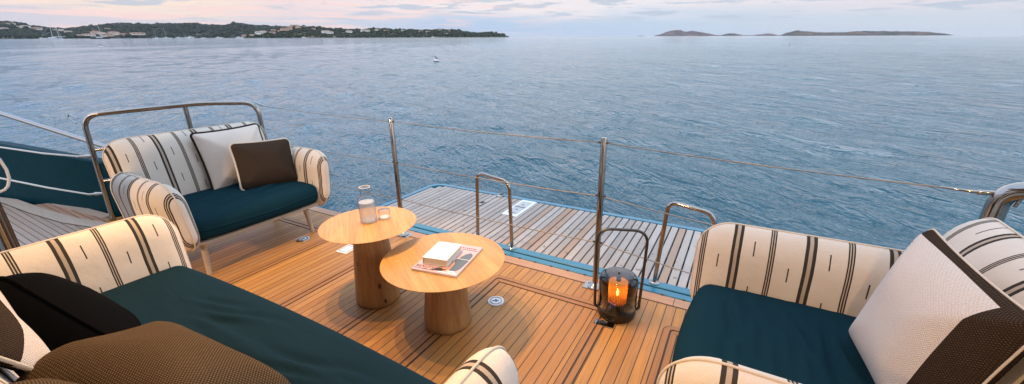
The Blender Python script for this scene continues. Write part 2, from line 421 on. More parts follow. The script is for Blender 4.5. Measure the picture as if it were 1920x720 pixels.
# ------------------------------------------------------------------ sofas: local x = width, local -y = front, z up
def seat_fn(W, D, seed, H):
    r2 = np.random.default_rng(seed)
    lines = [(r2.uniform(-.32, .32)*D, r2.uniform(-.25, .25)*W, r2.uniform(.16, .32), r2.uniform(-.22, .22), r2.uniform(.007, .013)) for _ in range(int(10+8*W))]
    def fn(x, y, z):
        if z > 0:
            e = (1-min(1, abs(2*x/W))**4)*(1-min(1, abs(2*y/D))**4); z += .028*e
            for yc, xc, ln, sl, am in lines:
                q = (y-yc-sl*(x-xc)-.02*math.sin(9*(x-xc)))/.019; t = math.exp(-((x-xc)/ln)**2*2)
                z += am*t*(math.exp(-(q-1.0)**2)-math.exp(-q*q)*1.3)
        y -= .035*(1-(2*x/W)**2)*max(0, -2*y/D)**3
        return (x, y, z)
    return fn
def make_sofa(label, loc, rz, W=1.08, D=.90, seatmat=None, seed=1, armlean=.10):
    t = empty('sofa', loc, rz); tag(t, label, 'sofa', 'striped sofas around the low tables')
    inner = W-.30
    # frame and legs
    mb = MB(); mb.box(-W/2+.10, W/2-.10, -D/2+.10, D/2-.06, .262, .288)
    pth = arc_path([(-W/2+.08, D/2-.06, .275), (-W/2+.08, -D/2+.075, .275), (W/2-.08, -D/2+.075, .275), (W/2-.08, D/2-.06, .275)], .14, 8)
    mb.tube(pth, .014, 10); autosmooth(mb.build('frame', M_BEECH, t))
    for sx in (-1, 1):
        for sy in (-1, 1):
            m2 = MB(); tx, ty = sx*(W/2-.20), sy*(D/2-.19)
            m2.tube([(tx, ty, .262), (tx+sx*.012, ty+sy*.012, .13), (tx+sx*.022, ty+sy*.022, 0.0)], [.023, .020, .016], 16)
            autosmooth(m2.build('leg', M_BEECH, t))
    # seat cushion
    sw, sd, sh = inner+.055, D-.17, .165
    V, Fc = rbox(sw, sd, sh, .062, int(70+30*sw), 70, 8, seat_fn(sw, sd, seed, sh))
    V = [p+np.array([0, -.045, .375]) for p in V]
    s = mk('seat_cushion', V, Fc, seatmat, t)
    sr = .062; pts = []
    for cx_, cy_, a0 in ((sw/2-sr, sd/2-sr, 0), (-sw/2+sr, sd/2-sr, 90), (-sw/2+sr, -sd/2+sr, 180), (sw/2-sr, -sd/2+sr, 270)):
        pts += [(cx_+(sr+.001)*math.cos(rad(a0+k*15)), cy_+(sr+.001)*math.sin(rad(a0+k*15))) for k in range(7)]
    full = []
    for (xa, ya), (xb, yb) in zip(pts, pts[1:]+pts[:1]):
        nn = max(1, int(math.hypot(xb-xa, yb-ya)/.05)); full += [(xa+(xb-xa)*k/nn, ya+(yb-ya)*k/nn) for k in range(nn)]
    ring = [(x, y-.035*(1-(2*x/sw)**2)*max(0, -2*y/sd)**3-.045, .375+.004*math.sin(7*x+5*y)) for x, y in full]
    mb = MB(); mb.tube(ring, .0050, 8, closed=True); autosmooth(mb.build('piping', seatmat, s), 80)
    # back
    hb = .60
    def back_fn(x, y, z):
        k = (z+hb/2); return (x, y+.20*k+.03*k*k+.0*x, z)
    b = pad('backrest', M_STRIPE, M_PIPE, t, L=W-.03, H=hb, R=.14, t0=.078, t1=.060, w=.13, puff0=.028, puff1=.01, wrinkle=.0012, seed=seed+5, n=34, fn=back_fn, piper=.0036)
    b.location = (0, D/2-.115, .34+hb/2)
    # arms
    for sx in (-1, 1):
        h = .50
        def arm_fn(x, y, z, sx=sx):
            k = z+h/2; y = y+armlean*k*1.0; return (x, y, z+.012*math.sin((x/.9)*PI)*0)
        a = pad('arm', M_STRIPE, M_PIPE, t, L=D-.02, H=h, R=.15, t0=.070, t1=.080, w=.125, puff0=.02, puff1=.03, wrinkle=.0014, seed=seed+9+sx, n=32, fn=arm_fn, piper=.0040)
        # arm pad local +y points outwards
        a.location = (sx*(inner/2+.055), -.01, .235+h/2)
        a.rotation_euler = (0, 0, -sx*PI/2)
    return t

# ================================================================== BUILD: the deck
deck_poly = [(-4.45, 2.355), (-5.02, 1.85), (-5.32, 1.30), (-6.45, 1.02), (-9.0, .42), (-9.0, -3.2), (1.75, -3.2), (1.75, 2.355)]
mb = MB(); mb.prism(deck_poly, -.06, 0.0); deck = tag(mb.build('deck', M_DECK), kind='structure')
# hull under the deck
hull_poly = [(-4.42, 2.44), (-5.06, 1.90), (-5.38, 1.33), (-6.5, 1.06), (-9.02, .45), (-9.02, -3.25), (1.80, -3.25), (1.80, 2.44)]
mb = MB(); mb.prism([(x, y) for x, y in hull_poly], -1.6, -.064); hull = mb.build('hull', M_TEALDK)
tag(hull, 'dark teal yacht hull under the teak deck', 'hull')
# covering boards along the stern
mb = MB(); mb.box(-4.45, 1.75, 2.3595, 2.455, -.06, .002); mb.box(-4.45, 1.75, 2.3555, 2.3590, -.06, .001)
m1 = MB(); m1.box(-4.42, -1.9, 2.364, 2.452, -.05, .0025); m1.box(-1.896, -.20, 2.364, 2.452, -.05, .0025); m1.box(-.196, 1.75, 2.364, 2.452, -.05, .0025)
cb = tag(m1.build('stern_margin', M_TRIM), kind='structure')
m2 = MB(); m2.box(-4.45, 1.75, 2.3552, 2.456, -.058, .0005); tag(m2.build('margin_caulking', M_GROOVE), kind='structure')
# left quarter: pale margin boards and the lower step deck
def strip(pts, w, z0, z1):
    P = [Vector((*p, 0)) for p in pts]; L = []; R = []
    for i, p in enumerate(P):
        d = (P[min(i+1, len(P)-1)]-P[max(i-1, 0)]).normalized(); nrm = Vector((-d.y, d.x, 0)); L.append(p+nrm*w/2); R.append(p-nrm*w/2)
    V = []; F = []
    for l, r in zip(L, R): V += [(l.x, l.y, z0), (r.x, r.y, z0), (r.x, r.y, z1), (l.x, l.y, z1)]
    for i in range(len(P)-1):
        a, b2 = 4*i, 4*i+4
        for k in range(4): F.append((a+k, a+(k+1) % 4, b2+(k+1) % 4, b2+k))
    F += [(3, 2, 1, 0), tuple(len(V)-4+k for k in range(4))]
    return V, F
side = MB(); side.prism([(-9.0, .36), (-7.0, .885), (-5.6, 1.00), (-5.1, 1.13), (-4.55, 1.05), (-4.25, -3.1), (-9.0, -3.1)], .0005, .004)
tag(side.build('side_deck', M_SIDE), kind='structure')
mgp = [(-9.0, .46), (-7.02, .94), (-6.3, .985), (-5.62, 1.055), (-5.2, 1.15), (-4.7, 1.20)]
V, F_ = strip(mgp, .115, .0006, .008); tag(MB().add(V, F_).build('side_margin', M_PALE), kind='structure')
V, F_ = strip([(x+.02, y-.062) for x, y in mgp], .010, .0007, .0055); tag(MB().add(V, F_).build('side_caulking', M_GROOVE), kind='structure')
st = MB(); st.prism([(-6.62, 1.0), (-6.50, 1.16), (-5.42, 1.285), (-5.25, 1.24), (-5.35, 1.10)], .0008, .0050); tag(st.build('step_deck', M_STEP), kind='structure')
V, F_ = strip([(-6.45, 1.165), (-5.95, 1.22), (-5.40, 1.275)], .085, .0009, .0085); tag(MB().add(V, F_).build('step_margin', M_PALE), kind='structure')

# flush hatches: paired trim boards with a dark groove
def hatch(label, x0, x1, y1, y0=-2.0, gw=.011, tw=.030, sides='lrt'):
    t = empty('deck_hatch', (0, 0, 0)); tag(t, label, 'deck hatch', 'flush hatches in the teak deck')
    g = MB(); tr = MB(); tv = MB(); cc = .05
    def corner(o, r, n=6): return [(x0+o+r-r*math.cos(k*PI/2/n), y1-o-r+r*math.sin(k*PI/2/n)) for k in range(n+1)]
    def cornr(o, r, n=6): return [(x1-o-r+r*math.sin(k*PI/2/n), y1-o-r+r*math.cos(k*PI/2/n)) for k in range(n+1)]
    for (o, w, b_, z) in ((tw/2, tw, tr, .0045), (tw+gw/2, gw, g, .0012), (tw+gw+tw/2, tw, tr, .004), (-.0028, .0055, g, .0014), (2*tw+gw+.0028, .0055, g, .0016)):
        r = max(.006, cc-o*.8)
        path = ([(x0+o, y0)]+corner(o, r) if 'l' in sides else [(x0, y1-o)])
        path = path+(cornr(o, r)+[(x1-o, y0)] if 'r' in sides else [(x1, y1-o)])
        V, F_ = strip(path, w, .0004, z); b_.add(V, F_)
    tr.build('trim', M_TRIMY, t); g.build('groove', M_GROOVE, t)
    return t
hatch('flush teak hatch beneath the magazine table and lantern', -1.372, -.520, 2.165)
hatch('flush teak hatch partly under the right sofa', -.205, .9, 2.150, sides='lt')
hatch('flush teak hatch beneath the far left sofa', -4.6, -2.94, 2.115, sides='rt')
hatch('flush teak hatch running under the carafe table', -2.42, -1.80, 2.10)

# small deck fittings
def disc(label, x, y, r, mat, rim=None, name='deck_plate'):
    t = empty(name, (x, y, 0)); tag(t, label, 'deck fitting')
    mb = MB(); mb.lathe([(r, 0), (r, .004), (r*.96, .006), (0.001, .0065)], 32); autosmooth(mb.build('plate', mat, t))
    mb = MB(); mb.lathe([(r*.80, .0062), (r*.80, .0080), (r*.74, .0080), (r*.74, .0060)], 32); autosmooth(mb.build('ring', rim or M_CHROME, t))
    mb = MB(); mb.box(-r*.45, r*.35, -.004, .004, .006, .0085, Matrix.Rotation(.6, 4, 'Z')); mb.box(-r*.08, r*.1, -r*.28, r*.28, .006, .0083, Matrix.Rotation(.6, 4, 'Z')); mb.build('key_slot', M_STEELDK, t)
    return t
disc('round white flush deck plate on the planks in front of the lantern', -1.197, 1.882, .052, M_WHITE)
disc('round chrome deck socket with a dark hole near the far sofa leg', -3.159, 1.876, .055, M_CHROME, M_STEELDK, 'deck_socket')
t = empty('deck_plate', (-2.66, 1.93, 0), .1); tag(t, 'square white flush deck plate half hidden behind the carafe table foot', 'deck fitting')
mb = MB(); mb.box(-.055, .055, -.07, .07, 0, .005, None, .002); mb.build('plate', M_WHITE, t)
mb = MB(); mb.box(-.04, .04, -.052, -.048, .005, .006); mb.box(-.04, .04, .048, .052, .005, .006); mb.box(-.042, -.038, -.05, .05, .005, .006); mb.box(.038, .042, -.05, .05, .005, .006); mb.build('outline', M_STEELDK, t)
t = empty('lift_handle', (-.52, 1.985, 0), .06); tag(t, 'small chrome flush lift handle on the deck at the foot of the lantern', 'deck fitting')
mb = MB(); mb.box(-.058, .058, -.026, .026, 0, .006, None, .003); mb.build('plate', M_CHROME, t)
mb = MB(); mb.tube(arc_path([(-.04, -.012, .008), (-.04, .014, .010), (.02, .014, .010), (.02, -.012, .008)], .01, 4), .004, 8); autosmooth(mb.build('ring', M_CHROME, t))

# ================================================================== swim platform
PX0, PX1, PY0, PY1, PZ = -3.22, .46, 2.468, 3.74, -.012
t = empty('swim_platform', (0, 0, 0)); tag(t, 'fold-down swim platform of weathered teak slats edged in teal', 'swim platform')
def rrect(x0, x1, y0, y1, r, n=8):
    out = [(x0, y0), (x1, y0)]
    out += [(x1-r+r*math.sin(a), y1-r+r*math.cos(a)) for a in [PI/2-PI/2*k/n for k in range(n+1)]]
    out += [(x0+r-r*math.sin(a), y1-r+r*math.cos(a)) for a in [PI/2*k/n for k in range(n+1)]]
    return out
mb = MB(); mb.prism(rrect(PX0, PX1, PY0, PY1, .17), PZ-.16, PZ-.042); mb.build('tray', M_TEAL, t)
mb = MB()                                                     # raised teal rim
outl = [(PX0, PY0)]+[(x, y) for x, y in rrect(PX0, PX1, PY0, PY1, .17)[2:]][::-1]+[(PX1, PY0)]
V, F_ = strip([(PX0+.035, 2.61)]+[(PX0+.035+.14-.14*math.cos(k*PI/16), PY1-.035-.14+.14*math.sin(k*PI/16)) for k in range(9)]+[(PX1-.035-.14+.14*math.sin(k*PI/16), PY1-.035-.14+.14*math.cos(k*PI/16)) for k in range(9)]+[(PX1-.035, 2.61)], .055, PZ-.05, PZ+.004)
mb.add(V, F_); mb.build('rim', M_TEAL, t)
mb = MB(); mb.box(PX0, PX1, 2.534, 2.607, PZ-.05, .008, None, .004); mb.box(PX0, PX1, 2.462, 2.524, -.11, .003, None, .004); mb.build('hinge_sill', M_TEAL, t)
mb = MB(); mb.box(PX0, PX1, 2.5245, 2.5335, -.10, -.004); mb.build('hinge_gap', M_GROOVE, t)
for k in range(26): mb = MB(); mb.box(-3.05+k*.132-.009, -3.05+k*.132+.009, 2.451, 2.4635, -.012, .0062); mb.build('hinge_bolt', M_GROOVE, t)
# slats (one mesh, gaps open to the tray); each slat has its own tone
def slat_mat():
    m, nt, b = newmat('weathered_slats'); N = NB(nt); co = N.coord(); X = N.sep(co)
    idx = N.m('FLOOR', N.m('DIVIDE', N.m('ADD', X[0], 5.0), .0638)); rv = N.white(idx); r2 = N.white(N.m('ADD', idx, 71.3))
    base = N.ramp(rv, [(0, (.37, .32, .28)), (.45, (.44, .385, .34)), (.8, (.49, .435, .39)), (1, (.47, .40, .34))])
    base = N.mix(N.m('MULTIPLY', N.m('GREATER_THAN', r2, .90), .65), base, (.42, .24, .14))
    yo = N.m('ADD', X[1], N.m('MULTIPLY', rv, 23.0))
    g = N.noise(N.comb(N.m('MULTIPLY', X[0], 120.0), N.m('MULTIPLY', yo, 3.0), X[2]), 2, 5, .65); base = N.mix(N.m('MULTIPLY', N.sstep(g, .42, .72), .4), base, (.27, .22, .185))
    bl = N.noise(co, 3.2, 4, .6); base = N.mix(N.m('MULTIPLY', N.sstep(bl, .48, .75), .45), base, (.33, .28, .25))
    sp = N.sstep(N.noise(co, 21, 2, .5), .66, .72); base = N.mix(N.m('MULTIPLY', sp, .6), base, (.07, .05, .045))
    nt.links.new(base, b.inputs['Base Color']); b.inputs['Roughness'].default_value = .8; b.inputs['Specular IOR Level'].default_value = .25
    nt.links.new(N.bump(g, .5, .0012), b.inputs['Normal']); return m
M_SLAT = slat_mat()
mb = MB(); k0 = int(math.ceil((-3.155+5)/.0638)); 
for k in range(k0, k0+60):
    xa, xb = -5+k*.0638+.006, -5+(k+1)*.0638-.006
    if xb > PX1-.08: break
    ye = PY1-.074
    if xa < PX0+.22: ye -= .14*(1-((xa-PX0-.06)/.16))**2 if xa-PX0-.06 < .16 else 0
    mb.box(xa, xb, 2.612, ye, PZ-.040, PZ+.002+rnd.uniform(-.0015, .0015), None, .002)
mb.build('slats', M_SLAT, t)
mb = MB()
for yy in (2.75, 3.05, 3.35): mb.box(PX0+.08, PX1-.08, yy-.02, yy+.02, PZ-.0415, PZ-.022)
mb.build('bearers', M_TEALDK, t)
hb_ = MB(); hb_.box(-1.945, -1.775, 3.20, 3.66, PZ+.002, PZ+.010, None, .003); h_ = hb_.build('locker_lid', M_WHITE, t)
M_GPAN = simple('grey_panel', (.50, .49, .48), .6, var=.1)
for ya, yb in ((3.27, 3.43), (3.45, 3.61)): hb_ = MB(); hb_.box(-1.915, -1.805, ya, yb, PZ+.0104, PZ+.0135); hb_.build('inset_panel', M_GPAN, h_)
for bx_ in ((-1.92, -1.80, 3.433, 3.447), (-1.868, -1.85, 3.36, 3.378), (-1.868, -1.85, 3.50, 3.518), (-1.90, -1.82, 3.262, 3.269)):
    hb_ = MB(); hb_.box(*bx_, PZ+.0136, PZ+.016); hb_.build('latch', M_STEELDK, h_)
for cx_, cy_ in ((-2.29, 3.36), (-2.235, 3.68)):
    c_ = MB(); c_.box(cx_-.03, cx_+.03, cy_-.055, cy_+.055, PZ+.002, PZ+.012, None, .003); cc_ = c_.build('cleat', M_CHROME, t)
    c_ = MB(); c_.box(cx_-.02, cx_+.02, cy_-.01, cy_+.045, PZ+.0122, PZ+.0145); c_.build('cleat_well', M_GROOVE, cc_)

# grab hoops on the platform sill
def hoop(label, xa, xb, y, h, lean=0.0):
    t = empty('grab_hoop', ((xa+xb)/2, y, .008)); tag(t, label, 'grab rail', 'grab hoops on the swim platform sill')
    a, b2 = xa-(xa+xb)/2, xb-(xa+xb)/2
    mb = MB(); mb.tube(arc_path([(a, 0, 0), (a+lean, 0, h+.025), (b2-lean, 0, h-.015), (b2, 0, 0)], .07, 8), .0145, 14); autosmooth(mb.build('tube', M_CHROME, t))
    for x in (a, b2):
        m2 = MB(); m2.lathe([(.034, 0), (.034, .006), (.022, .012), (.018, .02)], 20, (x, 0, 0)); autosmooth(m2.build('foot', M_CHROME, t))
hoop('slim polished grab hoop behind the magazine table', -1.80, -1.466, 2.572, .575, .02)
hoop('slim polished grab hoop beside the right sofa and lantern', -.351, -.02, 2.575, .575, .03)

# stanchions and lifelines
def stanchion(label, x, y, h):
    t = empty('stanchion', (x, y, 0)); tag(t, label, 'stanchion', 'stanchions along the stern')
    mb = MB(); mb.lathe([(.0195, .012), (.0195, h-.01), (.016, h), (.001, h+.002)], 20); autosmooth(mb.build('post', M_CHROME, t))
    mb = MB(); mb.lathe([(.052, .0045), (.052, .010), (.040, .016), (.026, .030), (.020, .034)], 28); autosmooth(mb.build('base', M_CHROME, t))
    mb = MB(); mb.box(-.075, .075, -.05, .05, .0005, .0045, None, .002); mb.build('base_plate', M_CHROME, t)
    for z in (h-.03, h*.64, h*.325): m = MB(); m.tube([(-.032, 0, z), (.032, 0, z)], .007, 8); autosmooth(m.build('eyelet', M_STEELDK, t))
stanchion('polished stanchion behind the round oak tables', -2.455, 2.363, 1.03)
stanchion('polished stanchion beside the lit lantern', -.695, 2.349, 1.022)
def wire(label, pts, r=.0035, sag=.012):
    path = []
    for a, b2 in zip(pts[:-1], pts[1:]):
        A, B = Vector(a), Vector(b2)
        for k in range(13): s_ = k/13; path.append(A.lerp(B, s_)-Vector((0, 0, sag*4*s_*(1-s_)*min(1, (B-A).length))))
    path.append(Vector(pts[-1])); mb = MB(); mb.tube(path, r, 6)
    o = autosmooth(mb.build('lifeline', M_WIRE), 60); tag(o, label, 'guard wire', 'guard wires along the stern')
sL, sR = (-2.455, 2.363), (-.695, 2.349)
wire('topmost guard wire running over both stanchions to the right hand rail', [(-4.40, 2.43, 1.03), (*sL, 1.0), (*sR, .992), (.90, 2.135, .985)])
wire('middle guard wire between the two stanchions', [(-4.40, 2.43, .66), (*sL, .655), (*sR, .650), (.92, 2.135, .60)])
wire('lowest guard wire between the two stanchions', [(-4.40, 2.43, .34), (*sL, .335), (*sR, .330), (.92, 2.135, .27)])

# ------------------------------------------------------------------ rails at the corners
TR = .0215
t = empty('corner_rail', (0, 0, 0)); tag(t, 'polished hoop rail standing behind the far left sofa', 'rail')
A0, A1, A2, A3 = (-5.235, 1.268, 0), (-5.22, 1.30, 1.02), (-4.70, 2.05, 1.075), (-4.42, 2.42, 1.055)
mb = MB(); mb.tube(arc_path([A0, A1, A2, A3, (-4.40, 2.43, .0)], .13, 8), TR, 16); autosmooth(mb.build('hoop_tube', M_CHROME, t))
mb = MB(); mb.tube([(-4.78, 1.93, 1.05), (-4.78, 1.93, 0)], .021, 14); autosmooth(mb.build('middle_post', M_CHROME, t))
mb = MB(); mb.tube([(-5.235, 1.285, .70), (-4.78, 1.93, .73)], .016, 12); mb.tube([(-5.235, 1.275, .40), (-4.78, 1.93, .42)], .016, 12); autosmooth(mb.build('cross_bar', M_CHROME, t))
mb = MB(); mb.tube([(-4.43, 2.42, 1.06), (-4.36, 2.42, 1.045), (-4.22, 2.41, 1.025)], [.010, .013, .006], 8); autosmooth(mb.build('shackle', M_CHROME, t)); mb = MB(); mb.tube([(-5.23, 1.27, 1.0), (-5.34, 1.25, 1.03), (-5.36, 1.24, 1.0), (-5.25, 1.255, .955)], .005, 6); autosmooth(mb.build('wire_loop', M_CHROME, t))
t = empty('side_rail', (0, 0, 0)); tag(t, 'long polished side rail sloping down behind the far left sofa', 'rail')
mb = MB(); mb.tube(arc_path([(-8.6, .30, 1.62), (-6.4, 1.03, 1.005), (-5.25, 1.425, .69), (-4.62, 1.66, .50), (-4.55, 1.70, 0)], .10, 6), .021, 14); autosmooth(mb.build('tube', M_CHROME, t))
def rope(label, pts, r, mat=M_ROPE, endfit=None):
    t = empty('side_rope', pts[0]); tag(t, label, 'rope')
    P0 = Vector(pts[0]); mb = MB(); mb.tube([tuple(Vector(p)-P0) for p in pts], r, 8); autosmooth(mb.build('rope', mat, t), 60)
    if endfit:
        mb = MB(); a = Vector(pts[-1])-P0; b2 = Vector(endfit)-P0
        mb.tube([tuple(a), tuple(a.lerp(b2, .4)), tuple(a.lerp(b2, .45)), tuple(b2)], [.012, .012, .020, .012], 10); autosmooth(mb.build('turnbuckle', M_CHROME, t))
def pxs(u, v, x): d = ray(u, v); return tuple(CAM+d*(x/d[0]))
rope('upper white rope stretched above the teal bulwark', [pxs(-60, 267, -6.1), pxs(0, 276, -5.9), pxs(80, 287.5, -5.6), pxs(148, 293.5, -5.42)], .0085, endfit=pxs(178, 292, -5.26))
rope('lower white rope stretched across the teal bulwark', [pxs(-60, 322, -6.1), pxs(0, 334, -5.9), pxs(90, 352, -5.6), pxs(168, 364.5, -5.40)], .0085, endfit=pxs(195, 362, -5.24))
rope('slack loop of white rope hanging at the left edge', [pxs(-14, 285, -4.4), pxs(0, 300, -4.4), pxs(12, 318, -4.4), pxs(17.5, 335, -4.4), pxs(15, 349, -4.4), pxs(9, 356, -4.4), pxs(-6, 362, -4.4)], .0085)
# bulwark: curved teal wall with a real thickness
wp = [(-9.2, .52, .66), (-8.0, .79, .66), (-7.06, 1.02, .645), (-6.3, 1.17, .60), (-5.6, 1.335, .55), (-5.28, 1.44, .52), (-5.05, 1.56, .49), (-4.86, 1.78, .46)]
V = []; F_ = []
for i, (x, y, h) in enumerate(wp):
    a = Vector(wp[min(i+1, len(wp)-1)][:2])-Vector(wp[max(i-1, 0)][:2]); a.normalize(); nx_, ny_ = -a.y, a.x
    pr = [(0, -.2), (0, h-.015), (.015, h), (.095, h), (.11, h-.015), (.11, -.9)]
    for o_, z in pr: V.append((x+nx_*o_, y+ny_*o_, z))
for i in range(len(wp)-1):
    for k in range(5): a, b2 = i*6, i*6+6; F_.append((a+k+1, a+k, b2+k, b2+k+1))
F_ += [tuple(range(6)), tuple(len(V)-1-k for k in range(6))]
bw = autosmooth(mk('bulwark', V, F_, M_TEALDK, None), 30); tag(bw, 'dark teal bulwark wall curving behind the left side deck', 'bulwark')
# right hand rail
t = empty('corner_rail', (.87, 2.12, 0)); tag(t, 'polished rail bending over behind the right sofa', 'rail')
mb = MB(); mb.tube(arc_path([(0, 0, 0), (.015, 0, 1.015), (.62, -.34, 1.06), (.75, -.95, 1.07), (.75, -.95, 0)], .075, 10), .032, 18); autosmooth(mb.build('tube', M_CHROME, t))
mb = MB(); mb.tube([(-.150, .02, .986), (-.05, .008, .984), (-.045, .008, .984), (0, .0, .99)], [.004, .006, .010, .008], 10); mb.tube([(.0, 0, .985), (.03, 0, 1.005), (.06, -.02, .99), (.05, -.02, .95)], .006, 8); autosmooth(mb.build('turnbuckle', M_CHROME, t))
# big polished post at the left edge
t = empty('winch_post', (-3.45, .31, 0)); tag(t, 'thick polished steel post at the left edge behind the front sofa', 'post')
mb = MB(); mb.lathe([(.16, 0), (.16, .02), (.125, .04), (.118, .10), (.110, 1.9), (.10, 1.93), (.001, 1.94)], 48); autosmooth(mb.build('drum', M_CHROME, t))
mb = MB()
for k in range(24):
    a = 2*PI*k/24; mb.tube([(.116*math.cos(a), .116*math.sin(a), .10), (.108*math.cos(a), .108*math.sin(a), 1.88)], .006, 6)
autosmooth(mb.build('ribs', M_CHROME, t))

# ================================================================== furniture
make_sofa('striped two-seat sofa facing right in front of the hoop rail', (-3.51, 1.600, 0), PI/2, W=1.20, seatmat=M_SEAT, seed=3)
make_sofa('striped sofa facing left beside the lantern at the right edge', (.355, 1.515, 0), -PI/2, W=1.12, seatmat=M_SEAT, seed=11)
make_sofa('long striped sofa nearest the camera with the green-black seat', (-1.565, .405, 0), PI, W=2.21, D=.92, seatmat=M_SEATG, seed=23)

def table(label, x, y, h, r, rz, ped):
    t = empty('side_table', (x, y, 0), rz); tag(t, label, 'table', 'round oak tables')
    mb = MB(); mb.lathe([(.001, h-.014), (r-.035, h-.013), (r-.006, h-.005), (r, h-.003), (r-.001, h-.001), (r-.005, h), (.001, h)], 96); autosmooth(mb.build('tabletop', M_OAK, t), 30)
    mb = MB(); mb.lathe([(.001, 0), (.128, 0), (.137, .008), (.139, .03), (.136, .075), (.121, h*.5), (.100, h-.06), (.093, h-.016)], 64); autosmooth(mb.build('pedestal', ped, t), 50)
table('taller round oak table carrying the glass carafe', -1.898, 1.555, .53, .287, .9, M_PED)
table('lower wider round oak table carrying the magazine', -1.342, 1.575, .42, .345, 1.0, M_PED2)

# carafe
M_GLASS = thin_glass('clear_glass', (.95, .96, .96), 1.5, edge=.6)
M_WATER_IN = thin_glass('carafe_water', (.94, .95, .95), 1.2, .05, haze=(.90, .84, .78), hazef=.34, edge=.2)
M_FROST = thin_glass('thick_glass_foot', (.90, .90, .90), 1.5, .15, haze=(.92, .86, .80), hazef=.55, edge=.2)
t = empty('carafe', (-1.918, 1.575, .531)); tag(t, 'clear glass carafe half full of water on the taller oak table', 'carafe')
mb = MB(); mb.lathe([(.048, .012), (.050, .02), (.050, .135), (.046, .150), (.030, .162), (.027, .172), (.028, .205), (.031, .222)], 40); o = mb.build('glass_body', M_GLASS, t, True); o.data.flip_normals() if False else None
mb = MB(); mb.lathe([(.001, .014), (.0465, .014), (.0475, .02), (.0475, .128), (.001, .128)], 36); autosmooth(mb.build('water', M_WATER_IN, t))
mb = MB(); mb.lathe([(.001, 0), (.046, 0), (.049, .006), (.048, .013), (.001, .0135)], 36); autosmooth(mb.build('foot', M_FROST, t))
mb = MB(); mb.tube([(.031*math.cos(a), .031*math.sin(a), .222) for a in [2*PI*k/32 for k in range(32)]], .0022, 8, closed=True); autosmooth(mb.build('lip', M_FROST, t), 80)
t = empty('drinking_glass', (-1.868, 1.658, .531)); tag(t, 'low clear drinking glass standing just behind the carafe', 'glass')
mb = MB(); mb.lathe([(.034, .008), (.036, .03), (.037, .055)], 32); mb.build('glass_wall', M_GLASS, t, True)
mb = MB(); mb.lathe([(.001, 0), (.033, 0), (.035, .005), (.034, .010), (.001, .0105)], 32); autosmooth(mb.build('foot', M_FROST, t))

# magazine and book (pose from their corners on the lower table)
mt = .421
t = empty('magazine', (-1.306, 1.575, mt), math.atan2(.05, .26)-.02); tag(t, 'pink magazine with a portrait cover on the lower oak table', 'magazine')
mb = MB(); mb.box(-.132, .132, -.170, .170, 0, .010, None, .001); mb.build('pages', simple('page_edges', (.62, .56, .50), .8), t)
mb = MB(); mb.box(-.1325, .1325, -.1705, .1705, .0104, .0116); mb.build('cover', simple('pink_cover', (.62, .40, .40), .35, var=.08), t)
def blob(pts, z0, z1): m = MB(); m.prism(pts, z0, z1); return m
fig = [(-.02, -.13), (.02, -.10), (.05, -.02), (.075, .06), (.10, .085), (.122, .06), (.126, -.02), (.12, -.10), (.10, -.14)]
blob(fig, .0118, .0122).build('portrait_coat', simple('slate_print', (.10, .125, .15), .4), t)
blob([(.0, -.14), (.02, -.105), (.055, -.03), (.068, -.06), (.07, -.12), (.05, -.145)], .0123, .0126).build('portrait_skin', simple('skin_print', (.52, .27, .18), .4), t)
blob([(-.03, -.148), (.02, -.118), (.035, -.128), (.06, -.12), (.03, -.15)], .0127, .0130).build('portrait_hair', simple('dark_print', (.03, .02, .02), .4), t)
m = MB(); m.box(.02, .13, .0, .004, .0127, .0131); m.build('white_rule', M_WHITE, t)
m = MB(); m.box(.02, .125, -.158, -.148, .0118, .0124); m.build('white_banner', M_WHITE, t)
m = MB(); m.box(.06, .11, -.142, -.132, .0128, .0131); m.build('white_tag', M_WHITE, t)
def lettering(txt, size, x, y, z, mat, parent, name='lettering', rz=0.0):
    cu = bpy.data.curves.new(name, 'FONT'); cu.body = txt; cu.size = size; cu.extrude = .0002
    o = bpy.data.objects.new(name, cu); COL.objects.link(o)
    dg = bpy.context.evaluated_depsgraph_get(); me = bpy.data.meshes.new_from_object(o.evaluated_get(dg)); bpy.data.objects.remove(o)
    me.materials.clear(); me.materials.append(mat); q = bpy.data.objects.new(name, me); COL.objects.link(q); q.parent = parent; q.location = (x, y, z); q.rotation_euler = (0, 0, rz); return q
M_INK = simple('ink', (.02, .012, .012), .5)
lettering('BEAUTY', .030, -.126, -.140, .0122, M_INK, t)
for k, (xa, xb, yy) in enumerate(((.02, .115, .135), (.03, .125, .115), (-.125, -.04, -.152), (-.06, .0, -.152))):
    m = MB()
    for q in range(7):
        x_ = xa+(xb-xa)*q/7; m.box(x_, x_+(xb-xa)/7*rnd.uniform(.45, .8), yy-.004, yy+.004, .0118, .0121)
    m.build('small_print', M_INK, t); [setattr(m, 'v', []), setattr(m, 'f', [])]
t = empty('white_book', (-1.335, 1.565, mt+.0137), -.03+math.atan2(.05, .26)+.06); tag(t, 'plain white paperback lying on the pink magazine', 'book')
mb = MB(); mb.box(-.066, .069, -.097, .095, .003, .035); mb.build('pages', simple('cream_pages', (.70, .60, .46), .85, bumpsc=90), t)
mb = MB(); mb.box(-.0705, .0715, -.100, .0985, .0, .003); mb.box(-.0705, .0715, -.100, .0985, .035, .038); mb.box(-.0735, -.0706, -.100, .0985, .0, .038); mb.build('cover', simple('white_card', (.78, .75, .70), .6, var=.03), t)
M_GINK = simple('grey_ink', (.35, .33, .32), .6)
m = MB(); m.box(-.03, .02, .06, .063, .0383, .0385); m.build('title_line', M_GINK, t)
m = MB(); m.box(.02, .05, -.085, -.082, .0383, .0385); m.build('imprint_line', M_GINK, t)

